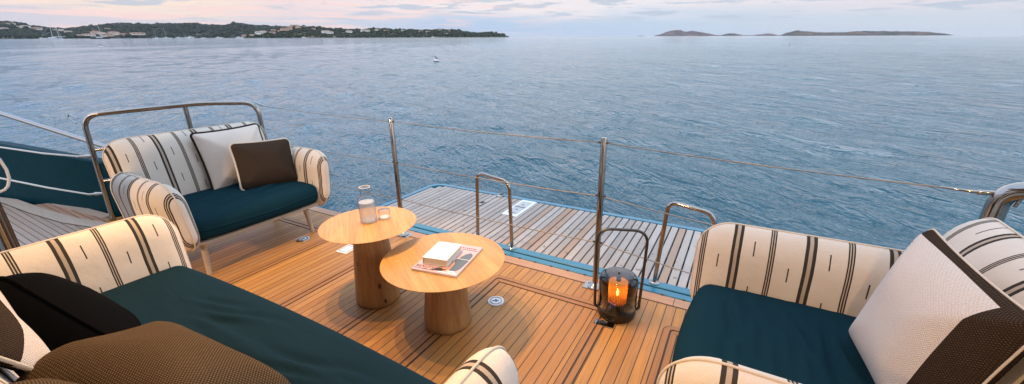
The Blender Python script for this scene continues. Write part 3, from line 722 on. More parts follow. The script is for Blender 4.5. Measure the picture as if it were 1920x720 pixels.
# lantern
t = empty('lantern', (-.487, 2.118, .002), .35); tag(t, 'lit smoked glass lantern with tall arched handle on the deck', 'lantern')
M_SMOKE = thin_glass('smoked_glass', (.20, .155, .125), 1.5)
rL, hL = .113, .285
mb = MB(); mb.lathe([(.001, 0), (rL-.012, 0), (rL-.003, .012), (rL+.001, .03), (rL+.001, .058), (rL-.004, .060), (.001, .058)], 48); autosmooth(mb.build('base', simple('bronze_base', (.045, .040, .034), .38, .7), t))
prof = [(rL, .0605), (rL, hL-.055)]+[(rL-.045+.045*math.cos(a), hL-.055+.045*math.sin(a)) for a in [PI/2*k/8 for k in range(1, 9)]]+[(.03, hL-.007), (.012, hL-.007)]
mb = MB(); mb.lathe(prof, 56); o = mb.build('glass_dome', M_SMOKE, t, True)
mb = MB(); ha = rL+.016
mb.tube(arc_path([(-rL-.002, 0, .040), (-ha, 0, .052), (-ha-.012, 0, .555), (ha+.012, 0, .555), (ha, 0, .052), (rL+.002, 0, .040)], .085, 10), .0085, 12); autosmooth(mb.build('handle', M_STEELDK, t))
def amber():
    m, nt, b = newmat('amber_ribbed_glass'); N = NB(nt); X = N.sep(N.coord())
    a = N.m('ARCTAN2', X[1], X[0]); rib = N.m('SINE', N.m('MULTIPLY', a, 34.0)); zz = N.m('SUBTRACT', X[2], .160)
    fall = N.m('POWER', 2.718, N.m('MULTIPLY', N.m('MULTIPLY', zz, zz), -520.0))
    b.inputs['Base Color'].default_value = (.75, .26, .04, 1); b.inputs['Roughness'].default_value = .25
    b.inputs['Emission Color'].default_value = (1, .30, .03, 1)
    nt.links.new(N.m('MULTIPLY', N.m('ADD', .55, N.m('MULTIPLY', rib, .45)), N.m('ADD', .10, N.m('MULTIPLY', fall, 8.0))), b.inputs['Emission Strength'])
    b.inputs['Alpha'].default_value = .72; return m
mb = MB(); mb.lathe([(.054, .092), (.054, .212), (.056, .220)], 68); mb.build('ribbed_shade', amber(), t, True)
def emit(name, col, st):
    m, nt, b = newmat(name); b.inputs['Base Color'].default_value = (*col, 1); b.inputs['Emission Color'].default_value = (*col, 1); b.inputs['Emission Strength'].default_value = st; return m
mb = MB(); mb.lathe([(.001, .125), (.006, .132), (.009, .145), (.006, .160), (.001, .172)], 20); autosmooth(mb.build('flame', emit('flame_glow', (1, .62, .22), 60.0), t))
mb = MB(); mb.lathe([(.001, .212), (.050, .213), (.056, .221), (.02, .226), (.001, .227)], 40); autosmooth(mb.build('reflector', emit('amber_disc', (1, .42, .07), 3.0), t))
mb = MB(); mb.lathe([(.014, .228), (.014, .262), (.009, .270), (.006, .284), (.001, .286)], 16); autosmooth(mb.build('stem', M_STEELDK, t))
mb = MB(); mb.lathe([(.001, .060), (.020, .060), (.020, .094), (.044, .096), (.044, .0985), (.001, .099)], 32); autosmooth(mb.build('lamp_holder', M_STEELDK, t))

pl = bpy.data.lights.new('lantern_bulb', 'POINT'); pl.energy = 5; pl.color = (1, .45, .12); pl.shadow_soft_size = .012
plo = bpy.data.objects.new('lantern_bulb', pl); COL.objects.link(plo); plo.location = (0, 0, .19); plo.parent = t
# ------------------------------------------------------------------ cushions
def pillow(label, mat, pipe, c, u, v, L=.5, H=.5, th=.085, seed=0, conc=.05, R=.03, piper=.0055, wr=.003):
    t = pad('pillow', mat, pipe, None, L=L, H=H, R=R, t0=th*.55, t1=th*.55, w=min(L, H)*.40, puff0=th*.45, puff1=th*.45, concave=conc, wrinkle=wr, seed=seed, n=40, sharp=.62, piper=piper)
    tag(t, label, 'cushion', 'scatter cushions on the sofas'); set_axes(t, c, u, v); return t
def pin(u, v, z): d = ray(u, v); return Vector(CAM+d*((z-CAMH)/d[2]))
def corners(a, b, n, H):
    A, B, Nn = pin(*a), pin(*b), pin(*n); u = B-A; v = A-Nn; uh = u.normalized(); v = (v-uh*v.dot(uh)).normalized()
    return dict(c=tuple(A+u/2-v*H/2), u=tuple(u), v=tuple(v), L=u.length*1.06, H=H)
def pillow_xy(*a, **k):                                       # same, with the weave laid out in xy (mesh turned so local z = face normal)
    o = pillow(*a, **k)
    Rm = Matrix.Rotation(-PI/2, 4, 'X')                        # old (x,z) plane -> (x,y)
    for ob in [o]+list(o.children): ob.data.transform(Rm)
    o.matrix_world = o.matrix_world@Rm.inverted(); return o
pillow_xy('white textured cushion with dark edging leaning on the far sofa back', M_WPIL, M_PIPED, (-3.745, 1.79, .690), (.06, 1, .02), (-.30, -.03, 1), L=.52, H=.50, th=.10, seed=2, piper=.010)
pillow_xy('brown woven cushion with cream piping in front of a white cushion', M_BROWN, M_PIPE, (-3.455, 1.865, .645), (.22, 1, -.05), (-.36, .04, 1), L=.455, H=.40, th=.10, R=.045, seed=4, piper=.009)
pillow_xy('large white cushion with a dark brown band on the right sofa', M_TWO, M_PIPE, **corners((1750, 428, .96), (1955, 605, .925), (1636, 625, .56), .49), th=.11, seed=6, piper=.003)
pillow_xy('plain black cushion in the left corner of the front sofa', M_BLACK, M_BLACK, (-2.05, .225, .525), (.53, .40, -.76), (.684, .228, .597), L=.48, H=.46, th=.19, seed=8, piper=.006, R=.05, conc=.03, wr=.006)
pillow_xy('white cushion with a brown band behind the black cushion', M_TWO2, M_PIPE, **corners((-80, 480, .84), (118, 706, .68), (-120, 900, .95), .50), th=.07, seed=9, piper=.005, R=.05)
pillow_xy('golden brown woven cushion with cream piping on the front sofa', M_BROWN2, M_PIPE, **corners((322, 632, .60), (575, 745, .58), (330, 800, .67), .37), th=.14, seed=10, piper=.006, R=.09, conc=.02)
pillow_xy('small brown woven cushion at the bottom left corner of the photo', M_BROWN2, M_PIPE, **corners((95, 735, .72), (215, 752, .68), (85, 950, .90), .34), th=.06, seed=12, piper=.005, R=.06)

# ------------------------------------------------------------------ unseen boom, added to hold the warm down-lights and cut their beam
LX, LZ = -1.98, 2.72
t = empty('boom', (LX, 0, 0)); tag(t, 'unseen grey boom added above the deck to cut the down-light beams', 'boom')
mb = MB(); mb.box(-.14, .14, -3.0, 1.9, LZ+.05, LZ+.40, None, .03); mb.build('spar', simple('grey_spar', (.30, .30, .31), .4), t)
xe = (-3.165-LX)*(.20/LZ)
mb = MB(); mb.box(xe-.012, xe, -3.0, 1.9, LZ-.20, LZ+.05); mb.build('light_shade', simple('grey_shade', (.30, .30, .31), .5), t)  # added flap, set so the lit deck ends in a straight edge
def spot(name, loc, target, power, col, size, blend, radius):
    l = bpy.data.lights.new(name, 'SPOT'); l.energy = power; l.color = col; l.spot_size = rad(size); l.spot_blend = blend; l.shadow_soft_size = radius
    o = bpy.data.objects.new(name, l); COL.objects.link(o); o.location = loc
    d = Vector(target)-Vector(loc); o.rotation_euler = d.to_track_quat('-Z', 'Y').to_euler(); BOAT.append(o); return o
WARM = (1.0, .55, .17)
spot('downlight', (LX, 1.95, LZ), (LX+.20, 1.15, 0), 116, WARM, 92, .55, .02)
spot('downlight', (LX, 1.45, LZ), (LX+.20, .85, 0), 116, WARM, 92, .55, .02)
spot('downlight', (LX, 1.05, LZ), (LX+.25, .65, 0), 116, WARM, 92, .55, .02)
spot('downlight', (-.45, .15, 2.30), (.25, 1.75, .55), 95, (1.0, .56, .22), 84, .7, .03)
spot('wall_lamp', (-.4, -2.75, 1.95), (.15, 1.2, .40), 190, (1.0, .60, .28), 62, .8, .10)
spot('wall_lamp', (-2.6, -2.75, 1.95), (-3.5, 1.5, .45), 560, (1.0, .62, .32), 44, .8, .10)
# deckhouse behind the camera: teak bulkhead with a door opening, and the overhang
t = empty('deckhouse', (0, -3.0, 0)); tag(t, 'teak-faced deckhouse bulkhead facing the stern', 'deckhouse')
mb = MB(); mb.box(-4.3, -1.2, -.12, 0, 0, 2.35); mb.box(-.2, 2.6, -.12, 0, 0, 2.35); mb.box(-1.2, -.2, -.12, 0, 2.0, 2.35); mb.build('wall', teak('bulkhead_teak', pitch=.12, seam=.004, c1=(.16, .075, .032), c2=(.22, .11, .05)), t)
mb = MB(); mb.box(-4.5, 2.8, -.14, 3.85, 2.35, 2.43); mb.build('roof', simple('cream_roof', (.5, .46, .40), .6), t)

# ================================================================== put the yacht at the sea's level frame
bpy.context.view_layer.update()
M4 = Q.to_4x4()
for o in BOAT:
    if o.parent is None: o.matrix_world = M4@o.matrix_world

# ================================================================== sea
def sea_mat():
    m, nt, b = newmat('sea_water'); N = NB(nt); co = N.coord(); geo = N.n('ShaderNodeNewGeometry')
    b.inputs['Roughness'].default_value = .07; b.inputs['IOR'].default_value = 1.33
    v = N.scale(co, (1, 1, 0))
    rot = N.n('ShaderNodeVectorRotate', rotation_type='Z_AXIS'); N.link(v, rot.inputs['Vector']); rot.inputs['Angle'].default_value = rad(-52)
    w = N.scale(rot.outputs[0], (1.0, .42, 1))
    big = N.noise(N.scale(v, (.012, .020, 1)), 1.0, 3, .55)     # wind patches
    n1 = N.noise(w, .55, 3, .55, .4); n2 = N.noise(w, 1.9, 4, .6, .5); n3 = N.noise(w, 6.5, 3, .6, .3)
    rdg = lambda n_: N.m('POWER', N.m('SUBTRACT', 1.0, N.m('ABSOLUTE', N.m('SUBTRACT', N.m('MULTIPLY', n_, 2.0), 1.0))), 2.2)
    n2 = rdg(n2); n3 = rdg(n3)
    n0 = N.noise(w, .16, 3, .5, .3)
    h = N.m('ADD', N.m('MULTIPLY', n0, 1.0), N.m('ADD', N.m('MULTIPLY', n1, .55), N.m('ADD', N.m('MULTIPLY', n2, .16), N.m('MULTIPLY', n3, .040))))
    h = N.m('MULTIPLY', h, N.m('ADD', .45, N.m('MULTIPLY', big, 1.1)))
    nt.links.new(N.bump(h, .58, 1.0), b.inputs['Normal'])
    tone = N.noise(N.scale(v, (.05, .08, 1)), 1.0, 3, .5)
    nt.links.new(N.mix(tone, (.011, .068, .096), (.020, .096, .128)), b.inputs['Base Color'])
    b.inputs['Specular IOR Level'].default_value = .5
    return m
M_SEA = sea_mat()
nth, r0, r1 = 520, 1.2, 420.0
th = np.linspace(rad(-20), rad(205), nth); ratio = 1.0085; nr = int(math.log(r1/r0)/math.log(ratio)); rr = r0*ratio**np.arange(nr)
TT, RR = np.meshgrid(th, rr, indexing='ij'); X = RR*np.cos(TT)-1.0; Y = RR*np.sin(TT); Z = np.zeros_like(X)
w2 = np.random.default_rng(3)
cell = RR*.009
for k in range(60):
    lam = .40*(9/.40)**w2.random(); a = rad(62)+w2.normal()*.55; kk = 2*PI/lam; amp = .0034*lam**.80*w2.uniform(.5, 1.2)
    att = np.clip(lam/(cell*3.0)-1, 0, 1)
    ph = kk*(np.cos(a)*X+np.sin(a)*Y)+w2.uniform(0, 6.28); s = np.sin(ph); Z += amp*att*(s+.25*(s*s-.5)*1.2)
Z *= np.clip((r1-RR)/120, 0, 1)
V = np.stack([X, Y, Z], -1).reshape(-1, 3)
idx = np.arange(nth*nr).reshape(nth, nr)
Fq = np.stack([idx[:-1, :-1], idx[:-1, 1:], idx[1:, 1:], idx[1:, :-1]], -1).reshape(-1, 4)
V = list(V); Fq = [tuple(f) for f in Fq]
# flat skirt to the horizon (front sector) and behind
outer = [idx[i, nr-1] for i in range(nth)]; prev = outer
for Rf in (700, 1500, 4000, 12000, 20000):
    cur = []
    for i in range(nth): cur.append(len(V)); V.append((Rf*math.cos(th[i])-1.0, Rf*math.sin(th[i]), 0))
    for i in range(nth-1): Fq.append((prev[i], cur[i], cur[i+1], prev[i+1]))
    prev = cur
back = [(th[-1]+(rad(340)-th[-1])*k/24) for k in range(25)]; ring = []
for Rf in (1.2, 20000):
    ring.append(list(range(len(V), len(V)+25)))
    for a in back: V.append((Rf*math.cos(a)-1.0, Rf*math.sin(a), 0))
for k in range(24): Fq.append((ring[0][k], ring[1][k], ring[1][k+1], ring[0][k+1]))
sea = mk('sea', V, Fq, M_SEA, None, True, (0, 0, SEA_Z)); sea['kind'] = 'structure'

# ================================================================== far land
def land_mat(name, greens, rock, rockamt, sc):
    m, nt, b = newmat(name); N = NB(nt); co = N.coord()
    f = N.noise(co, sc, 5, .65); g = N.noise(co, sc*.22, 4, .6)
    col = N.ramp(f, [(.30, greens[0]), (.52, greens[1]), (.75, greens[2])])
    col = N.mix(N.m('MULTIPLY', N.sstep(g, .52-.1*rockamt, .64), rockamt), col, rock)
    nt.links.new(col, b.inputs['Base Color']); b.inputs['Roughness'].default_value = 1.0; b.inputs['Specular IOR Level'].default_value = .05
    return m
M_HILL = land_mat('wooded_hill', [(.022, .030, .028), (.042, .052, .040), (.085, .092, .062)], (.24, .20, .16), .34, .035)
M_HEAD = land_mat('wooded_headland', [(.024, .034, .026), (.048, .064, .040), (.10, .11, .065)], (.36, .27, .20), .45, .05)
M_ISLE = land_mat('rocky_island', [(.07, .062, .064), (.13, .10, .098), (.22, .165, .15)], (.34, .22, .19), .55, .03)
M_ISLE2 = land_mat('scrub_island', [(.05, .052, .048), (.085, .078, .068), (.14, .11, .09)], (.36, .21, .15), .35, .03)
SURF = {}
def land(name, prof, D0, D1, mat, amp, seed, label=None, back=1.35):
    us = np.arange(prof[0][0], prof[-1][0]+.1, 1.6); vt = np.interp(us, [p[0] for p in prof], [p[1] for p in prof])
    r3 = np.random.default_rng(seed); ns = 16; rows = np.linspace(0, back, ns)
    phs = [(r3.uniform(.02, .35), r3.uniform(.5, 4), r3.uniform(0, 6.28)) for _ in range(14)]
    V = []; nu = len(us); hs = np.zeros((nu, ns)); 
    for i, (u, v) in enumerate(zip(us, vt)):
        H = max(elev_h(u, v, D1), 0.3)
        for j, s_ in enumerate(rows):
            D = D0+s_*(D1-D0); shore = 1+.0*s_
            k = (math.sin(min(s_, 1)*PI/2)**1.15) if s_ <= 1 else max(0, 1-((s_-1)/(back-1))**2*1.2)
            nz = sum(math.sin(a*u+b2*j+c) for a, b2, c in phs)/len(phs)*2.2*amp*(1 if 0 < s_ < 1 else .15)
            z = -1.5 if j == 0 else H*k+nz*min(1, H/8)+r3.normal()*amp*.35*(s_ < 1.02)*min(1, H/8)
            if j == ns-1: z = -2
            z = z if j == 0 else max(z, -1.0); hs[i, j] = z; p = at_dist(u, D+r3.normal()*(D1-D0)*.01, SEA_Z+z); V.append(p)
    F_ = [(i*ns+j, (i+1)*ns+j, (i+1)*ns+j+1, i*ns+j+1) for i in range(nu-1) for j in range(ns-1)]
    o = mk(name, V, F_, mat, None, True); o['kind'] = 'structure'
    SURF[name+str(seed)] = (us, rows, hs, D0, D1)
    return o
def on_land(key, u, s_):
    us, rows, hs, D0, D1 = SURF[key]; i = int(np.clip(round((u-us[0])/1.6), 0, len(us)-1)); z = float(np.interp(s_, rows, hs[i]))
    return at_dist(u, D0+s_*(D1-D0), SEA_Z+z)
profA = [(-260, 34), (-120, 40), (-40, 42), (0, 43.5), (30, 44.5), (50, 48), (80, 53), (105, 57), (130, 57.5), (160, 55), (190, 51.5), (212, 48), (250, 47.3), (290, 48.5), (330, 47.8), (350, 46.5), (372, 47), (400, 49.5), (430, 50), (438, 47.5), (445, 45), (452, 46.5), (465, 49), (490, 50.5), (530, 52.5), (570, 55), (620, 57.5), (700, 60), (760, 63), (790, 67)]
land('hills', profA, 1800, 2600, M_HILL, 5.0, 1)
profB = [(455, 66), (490, 59.5), (515, 55.5), (540, 53.5), (556, 50.8), (575, 51), (590, 52.5), (605, 54), (625, 55.5), (650, 56.5), (680, 57.5), (700, 55.5), (720, 55), (735, 57), (765, 57.8), (795, 58), (808, 57.5), (826, 57.3), (840, 57.5), (858, 58.5), (868, 60.5), (880, 62.5), (893, 63.6), (905, 63), (915, 61.7), (922, 62.5), (932, 64.8), (945, 66.5), (955, 68)]
land('headland', profB, 1300, 1560, M_HEAD, 3.2, 2)
land('island', [(1226, 67.3), (1236, 65), (1246, 61), (1256, 57.5), (1266, 56.2), (1276, 57.5), (1283, 59.2), (1292, 59), (1299, 58.3), (1308, 60.2), (1320, 61.5), (1334, 64.5), (1346, 67)], 4200, 4500, M_ISLE, 5, 3, back=2.0)
land('island', [(1350, 67), (1358, 64.5), (1367, 62.6), (1376, 63), (1388, 65), (1398, 67)], 4300, 4500, M_ISLE2, 3, 4, back=2.0)
land('island', [(1402, 67), (1420, 65), (1432, 63.8), (1440, 63), (1444, 63.4), (1455, 65), (1466, 67)], 4300, 4500, M_ISLE, 3, 5, back=2.0)
land('island', [(1460, 67), (1470, 63.5), (1480, 60), (1488, 57.6), (1496, 58), (1515, 59), (1532, 61), (1560, 60.8), (1585, 60.2), (1605, 59), (1630, 58.8), (1660, 58.8), (1690, 58.9), (1715, 59.3), (1740, 60.4), (1760, 62), (1775, 63.8), (1790, 66.3)], 3900, 4300, M_ISLE2, 4, 6, back=2.0)
land('island', [(1335, 67), (1345, 66.0), (1400, 65.9), (1455, 66.0), (1470, 67)], 4250, 4450, M_ISLE, 1, 8, back=2.0)
land('island', [(1194, 68), (1199, 66.8), (1203, 66.6), (1209, 68)], 4200, 4300, M_ISLE, 1, 7, back=2.0)

# woods: clumps of crowns over the land, one mass
def crowns(name, key, n, umin, umax, smin, smax, size, mats, seed):
    r4 = random.Random(seed); V = []; F_ = []
    t_ = (1+5**.5)/2; base = [Vector(p).normalized() for p in ((-1, t_, 0), (1, t_, 0), (-1, -t_, 0), (1, -t_, 0), (0, -1, t_), (0, 1, t_), (0, -1, -t_), (0, 1, -t_), (t_, 0, -1), (t_, 0, 1), (-t_, 0, -1), (-t_, 0, 1))]
    fc = [(0, 11, 5), (0, 5, 1), (0, 1, 7), (0, 7, 10), (0, 10, 11), (1, 5, 9), (5, 11, 4), (11, 10, 2), (10, 7, 6), (7, 1, 8), (3, 9, 4), (3, 4, 2), (3, 2, 6), (3, 6, 8), (3, 8, 9), (4, 9, 5), (2, 4, 11), (6, 2, 10), (8, 6, 7), (9, 8, 1)]
    for _ in range(n):
        u = r4.uniform(umin, umax); s_ = r4.uniform(smin, smax)**.9; p = on_land(key, u, s_); sz = size*r4.uniform(.5, 1.5)
        if p[2]-SEA_Z < 2.0: continue
        k = len(V)
        for q in base: V.append((p[0]+q.x*sz*r4.uniform(.7, 1.25), p[1]+q.y*sz*r4.uniform(.7, 1.25), p[2]+sz*.3+q.z*sz*.75*r4.uniform(.7, 1.2)))
        F_ += [tuple(k+i for i in f) for f in fc]
    o = mk(name, V, F_, mats, None, True); o['kind'] = 'stuff'; o['label'] = name.replace('_', ' '); return o
M_WOOD = land_mat('tree_crowns', [(.018, .025, .023), (.036, .045, .035), (.070, .076, .052)], (.06, .07, .035), .2, .09)
M_WOOD2 = land_mat('pine_crowns', [(.020, .026, .020), (.038, .046, .031), (.080, .084, .052)], (.06, .06, .03), .2, .12)
w = crowns('woods', 'hills1', 5200, -150, 760, .03, 1.0, 6.3, M_WOOD, 5); w['label'] = 'dark green woods covering the far hills'; w['category'] = 'woods'
w = crowns('woods', 'headland2', 3400, 465, 945, .03, 1.0, 3.8, M_WOOD2, 6); w['label'] = 'dark scrub and pines covering the nearer headland'; w['category'] = 'woods'
# the few pines that stand out against the sky
M_TRUNK = simple('trunk_bark', (.06, .045, .035), .9)
for k, (u, sz, lb) in enumerate(((797, 4.0, 'flat-topped pine leftmost on the headland ridge'), (826, 5.0, 'broad pine crown in the middle of the headland ridge'), (833, 4.2, 'dense pine crown just beside the broad ridge pine'), (854, 4.6, 'rounded pine standing alone towards the headland tip'))):
    p = on_land('headland2', u, 1.0); t = empty('pine_tree', p); tag(t, lb, 'tree', 'pines on the headland ridge', boat=False)
    mb = MB(); mb.tube([(0, 0, -2), (.2, 0, sz*.9)], [.45, .25], 6); mb.build('trunk', M_TRUNK, t)
    V = []; F_ = []
    for q in range(26):
        c = Vector((rnd.gauss(0, sz*.55), rnd.gauss(0, sz*.55), sz*.95+rnd.uniform(-.25, .35)*sz)); s_ = sz*rnd.uniform(.22, .42); b0 = len(V)
        for d in ((1, 0, 0), (-1, 0, 0), (0, 1, 0), (0, -1, 0), (0, 0, .7), (0, 0, -.6)): V.append(tuple(c+Vector(d)*s_*rnd.uniform(.8, 1.2)))
        F_ += [tuple(b0+i for i in f) for f in ((0, 2, 4), (2, 1, 4), (1, 3, 4), (3, 0, 4), (2, 0, 5), (1, 2, 5), (3, 1, 5), (0, 3, 5))]
    mk('crown', V, F_, M_WOOD2, t)

# houses
M_WALLS = [simple('pale_render', (.62, .52, .44), .9), simple('pink_render', (.58, .38, .30), .9), simple('white_render', (.74, .70, .66), .9)]
M_ROOFS = [simple('terracotta_roof', (.34, .16, .10), .9), simple('sandy_roof', (.42, .30, .22), .9)]
M_PANE = simple('dark_window', (.03, .035, .04), .3)
def make_house(wm, rm, hip=True):
    t = empty('house')
    mb = MB(); mb.box(-1, 1, -.6, .6, -.8, .62); mb.build('wall', M_WALLS[wm], t)
    mb = MB(); V = [(-1.08, -.68, .62), (1.08, -.68, .62), (1.08, .68, .62), (-1.08, .68, .62), (-.6, 0, .92), (.6, 0, .92)]
    mb.add(V, [(0, 1, 5, 4), (2, 3, 4, 5), (1, 2, 5), (3, 0, 4), (3, 2, 1, 0)]); mb.build('roof', M_ROOFS[rm], t)
    for x in (-.6, 0, .6):
        m2 = MB(); m2.box(x-.13, x+.13, -.607, -.585, .05, .38); m2.build('window', M_PANE, t)
    return t
protos = [make_house(0, 0), make_house(1, 0), make_house(2, 1), make_house(0, 1)]
used = set()
def house(k, key, u, s_, w, group, label, hz=1.0, dz=0):
    t = protos[k] if k not in used else copy_tree(protos[k]); used.add(k)
    p = on_land(key, u, s_); d = Vector((CAMW[0]-p[0], CAMW[1]-p[1])); a = math.atan2(d.y, d.x)+PI/2+rnd.uniform(-.5, .5)
    t.location = (p[0], p[1], p[2]+w*.25+dz); t.rotation_euler = (0, 0, a); w *= .8; t.scale = (w/2, w/2*.9, w/2*.62*hz)
    t['label'] = label; t['category'] = 'house'; t['group'] = group
gh, gv = 'pale hotel blocks along the far shore', 'scattered houses on the wooded headland'
for u, s_, w, k, hz, lb in ((152, .10, 26, 0, .9, 'pale hotel block leftmost of the shore group'), (168, .07, 34, 0, .5, 'long low pale hotel wing left of the big central block'), (183, .13, 30, 1, 1.25, 'tallest pink hotel block in the middle of the shore group'),
                            (193, .11, 26, 2, 1.25, 'tall pale hotel block next to the tallest one'), (203, .06, 34, 1, .55, 'low pink hotel wing right of the tall blocks'), (216, .09, 30, 0, .9, 'mid-size pale hotel block right of the low pink wing'), (231, .10, 28, 1, 1.0, 'pink hotel block near the right end of the shore group'), (260, .06, 44, 0, .45, 'low pale building standing alone right of the hotels')):
    house(k, 'hills1', u, s_, w, gh, lb, hz)
for n_, (u, s_, w, k) in enumerate([(5, .8, 26, 2), (22, .55, 20, 0), (34, .62, 20, 0), (54, .52, 34, 2), (40, .4, 20, 3), (76, .42, 30, 0), (105, .6, 20, 0), (120, .5, 18, 3), (14, .3, 22, 3), (235, .8, 20, 3), (208, .4, 22, 0), (132, .35, 22, 3)]):
    house(k, 'hills1', u, s_, w, 'scattered houses on the far left hill', 'small pale house among trees on the far left hill', .8)
hb = [(459, .4, 16, 1), (474, .25, 18, 0), (488, .3, 26, 2), (496, .35, 20, 2), (512, .3, 20, 1), (515, .55, 15, 0), (528, .45, 18, 1), (536, .42, 24, 1), (545, .5, 20, 1), (548, .75, 14, 0), (553, .72, 20, 1), (560, .8, 18, 0), (562, .6, 18, 1), (570, .82, 14, 1), (578, .7, 16, 0), (585, .85, 14, 0), (590, .55, 14, 1), (612, .3, 26, 2), (620, .28, 22, 2), (656, .35, 22, 2), (684, .5, 24, 2), (690, .45, 18, 2), (708, .5, 16, 3), (722, .55, 13, 1), (728, .6, 11, 1), (749, .4, 9, 2), (757, .6, 16, 2), (790, .5, 15, 0), (803, .45, 15, 2), (819, .4, 8, 2), (826, .7, 18, 2), (838, .35, 8, 2), (842, .5, 12, 3)]
for u, s_, w, k in hb: house(k, 'headland2', u, s_, w, gv, 'small pale villa among trees on the wooded headland', .75)
# bare rocks on the headland shore
M_ROCK = simple('pink_granite', (.36, .24, .17), .95, var=.3, bumpsc=1.0, bumpd=.5)
for u, w, lb in ((786, 13, 'large pinkish bare rock on the headland shore'), (530, 9, 'pale bare rock on the shore below the villas'), (470, 7, 'small bare rock on the shore left of the headland')):
    V, F_ = rbox(2, 1.4, 1.0, .45, 10, 8, 6, lambda x, y, z: (x*(1+.18*math.sin(5*y+3*z)), y*(1+.2*math.sin(4*x+2)), z*(1-.25*x*x)+.12*math.sin(6*x+4*y)))
    p = on_land('headland2', u, .16); o = mk('shore_rock', [q*w*.6 for q in V], F_, M_ROCK, None, True, tuple(p)); tag(o, lb, 'rock', 'bare rocks on the headland shore', boat=False)

# ------------------------------------------------------------------ boats at anchor
M_HULLW = simple('white_hull', (.72, .73, .74), .35); M_HULLD = simple('dark_hull', (.04, .05, .06), .4); M_MAST = simple('mast_grey', (.62, .62, .60), .4); M_SAILC = simple('sail_cover', (.50, .50, .48), .8)
def boat_hull(L, B, H, mat, t):
    V = []; F_ = []; n = 12
    for i in range(n+1):
        s_ = i/n; x = (s_-.5)*L; b_ = B/2*(1-abs(2*s_-.85)**2.4*.75) if s_ < .95 else .02*B; b_ = max(b_, .02*B); sh = H*(1+.25*(2*s_-.8)**2)
        V += [(x*.94, 0, -.3*H), (x, -b_*.8, .1*H), (x, -b_, sh), (x, b_, sh), (x, b_*.8, .1*H)]
    for i in range(n):
        a, b2 = i*5, i*5+5
        for k in range(5): F_.append((a+k, a+(k+1) % 5, b2+(k+1) % 5, b2+k))
    F_ += [(4, 3, 2, 1, 0), tuple(n*5+k for k in range(5))]
    return autosmooth(mk('hull', V, F_, mat, t), 35)
def sailboat(label, u, D, L, masts, mat, turn):
    t = empty('sailing_boat', at_dist(u, D)); tag(t, label, 'boat', 'boats anchored off the far shore', boat=False)
    boat_hull(L, L*.24, L*.065, mat, t)
    mb = MB(); mb.box(-L*.22, L*.12, -L*.06, L*.06, L*.06, L*.105, None, L*.01); mb.build('cabin', M_HULLW, t)
    for mx_, mh, rk in masts:
        m2 = MB(); m2.tube([(mx_*L, 0, L*.05), (mx_*L-rk*L, 0, mh*L)], [L*.010, L*.006], 6); q = m2.build('mast', M_MAST, t)
        m2 = MB(); m2.tube([(mx_*L-.02*L, 0, L*.15), (mx_*L-L*.30, 0, L*.16)], [L*.016, L*.012], 6); m2.build('boom', M_SAILC, q)
        m2 = MB(); m2.tube([(mx_*L-rk*L, 0, mh*L*.97), (L*.46, 0, L*.08)], L*.0025, 4); m2.tube([(mx_*L-rk*L, 0, mh*L*.97), (-L*.48, 0, L*.08)], L*.0025, 4); m2.build('stays', M_MAST, q)
    d = wray(u, 70); a = math.atan2(d[1], d[0])-PI/2; t.rotation_euler = (0, 0, a+turn); return t
sailboat('white ketch with two masts anchored below the left hill', 96, 1150, 30, ((-.05, .85, .10), (-.36, .66, .02)), M_HULLW, PI+.25)
sailboat('dark-hulled two-masted sailing yacht in front of the hotels', 188, 1180, 28, ((.12, .88, .05), (-.2, .72, .04)), M_HULLD, .2)
sailboat('white sloop anchored right of the hotels', 293, 1350, 17, ((.05, 1.15, .05),), M_HULLW, PI+.5)
sailboat('white sloop with the taller mast under the green hill', 312, 1350, 22, ((.02, 1.12, .06),), M_HULLW, .35)
def motorboat(label, u, D, L, turn):
    t = empty('motor_boat', at_dist(u, D)); tag(t, label, 'boat', 'motor boats along the far shore', boat=False)
    boat_hull(L, L*.3, L*.12, M_HULLW, t)
    mb = MB(); mb.box(-L*.28, L*.16, -L*.11, L*.11, L*.11, L*.21, None, L*.03); c_ = mb.build('cabin', M_HULLW, t)
    mb = MB(); mb.box(-L*.24, L*.165, -L*.113, L*.113, L*.145, L*.18); mb.build('windows', M_PANE, c_)
    mb = MB(); mb.box(-L*.2, L*.02, -L*.09, L*.09, L*.255, L*.27); mb.tube([(-L*.15, 0, L*.2), (-L*.15, 0, L*.26)], L*.012, 6); mb.tube([(-L*.1, 0, L*.27), (-L*.14, 0, L*.36)], L*.008, 6); mb.build('hardtop', M_HULLW, t)
    d = wray(u, 70); a = math.atan2(d[1], d[0])-PI/2; t.rotation_euler = (0, 0, a+turn)
for u, L, lb, tn in ((336, 14, 'low white motor boat left of the tall motor yacht', .2), (350, 13, 'small white motor boat just left of the tall motor yacht', -.4), (358, 19, 'tall white motor yacht under the green slope', .9), (381, 11, 'little white motor boat right of the tall motor yacht', .1), (411, 15, 'reddish-lit motor boat below the green field', .3), (449, 16, 'white motor boat near the headland rocks', -.2), (812, 12, 'white motor boat off the tip of the headland', .2), (570, 12, 'small motor boat below the headland villas', .5)):
    motorboat(lb, u, 1240, L, tn)
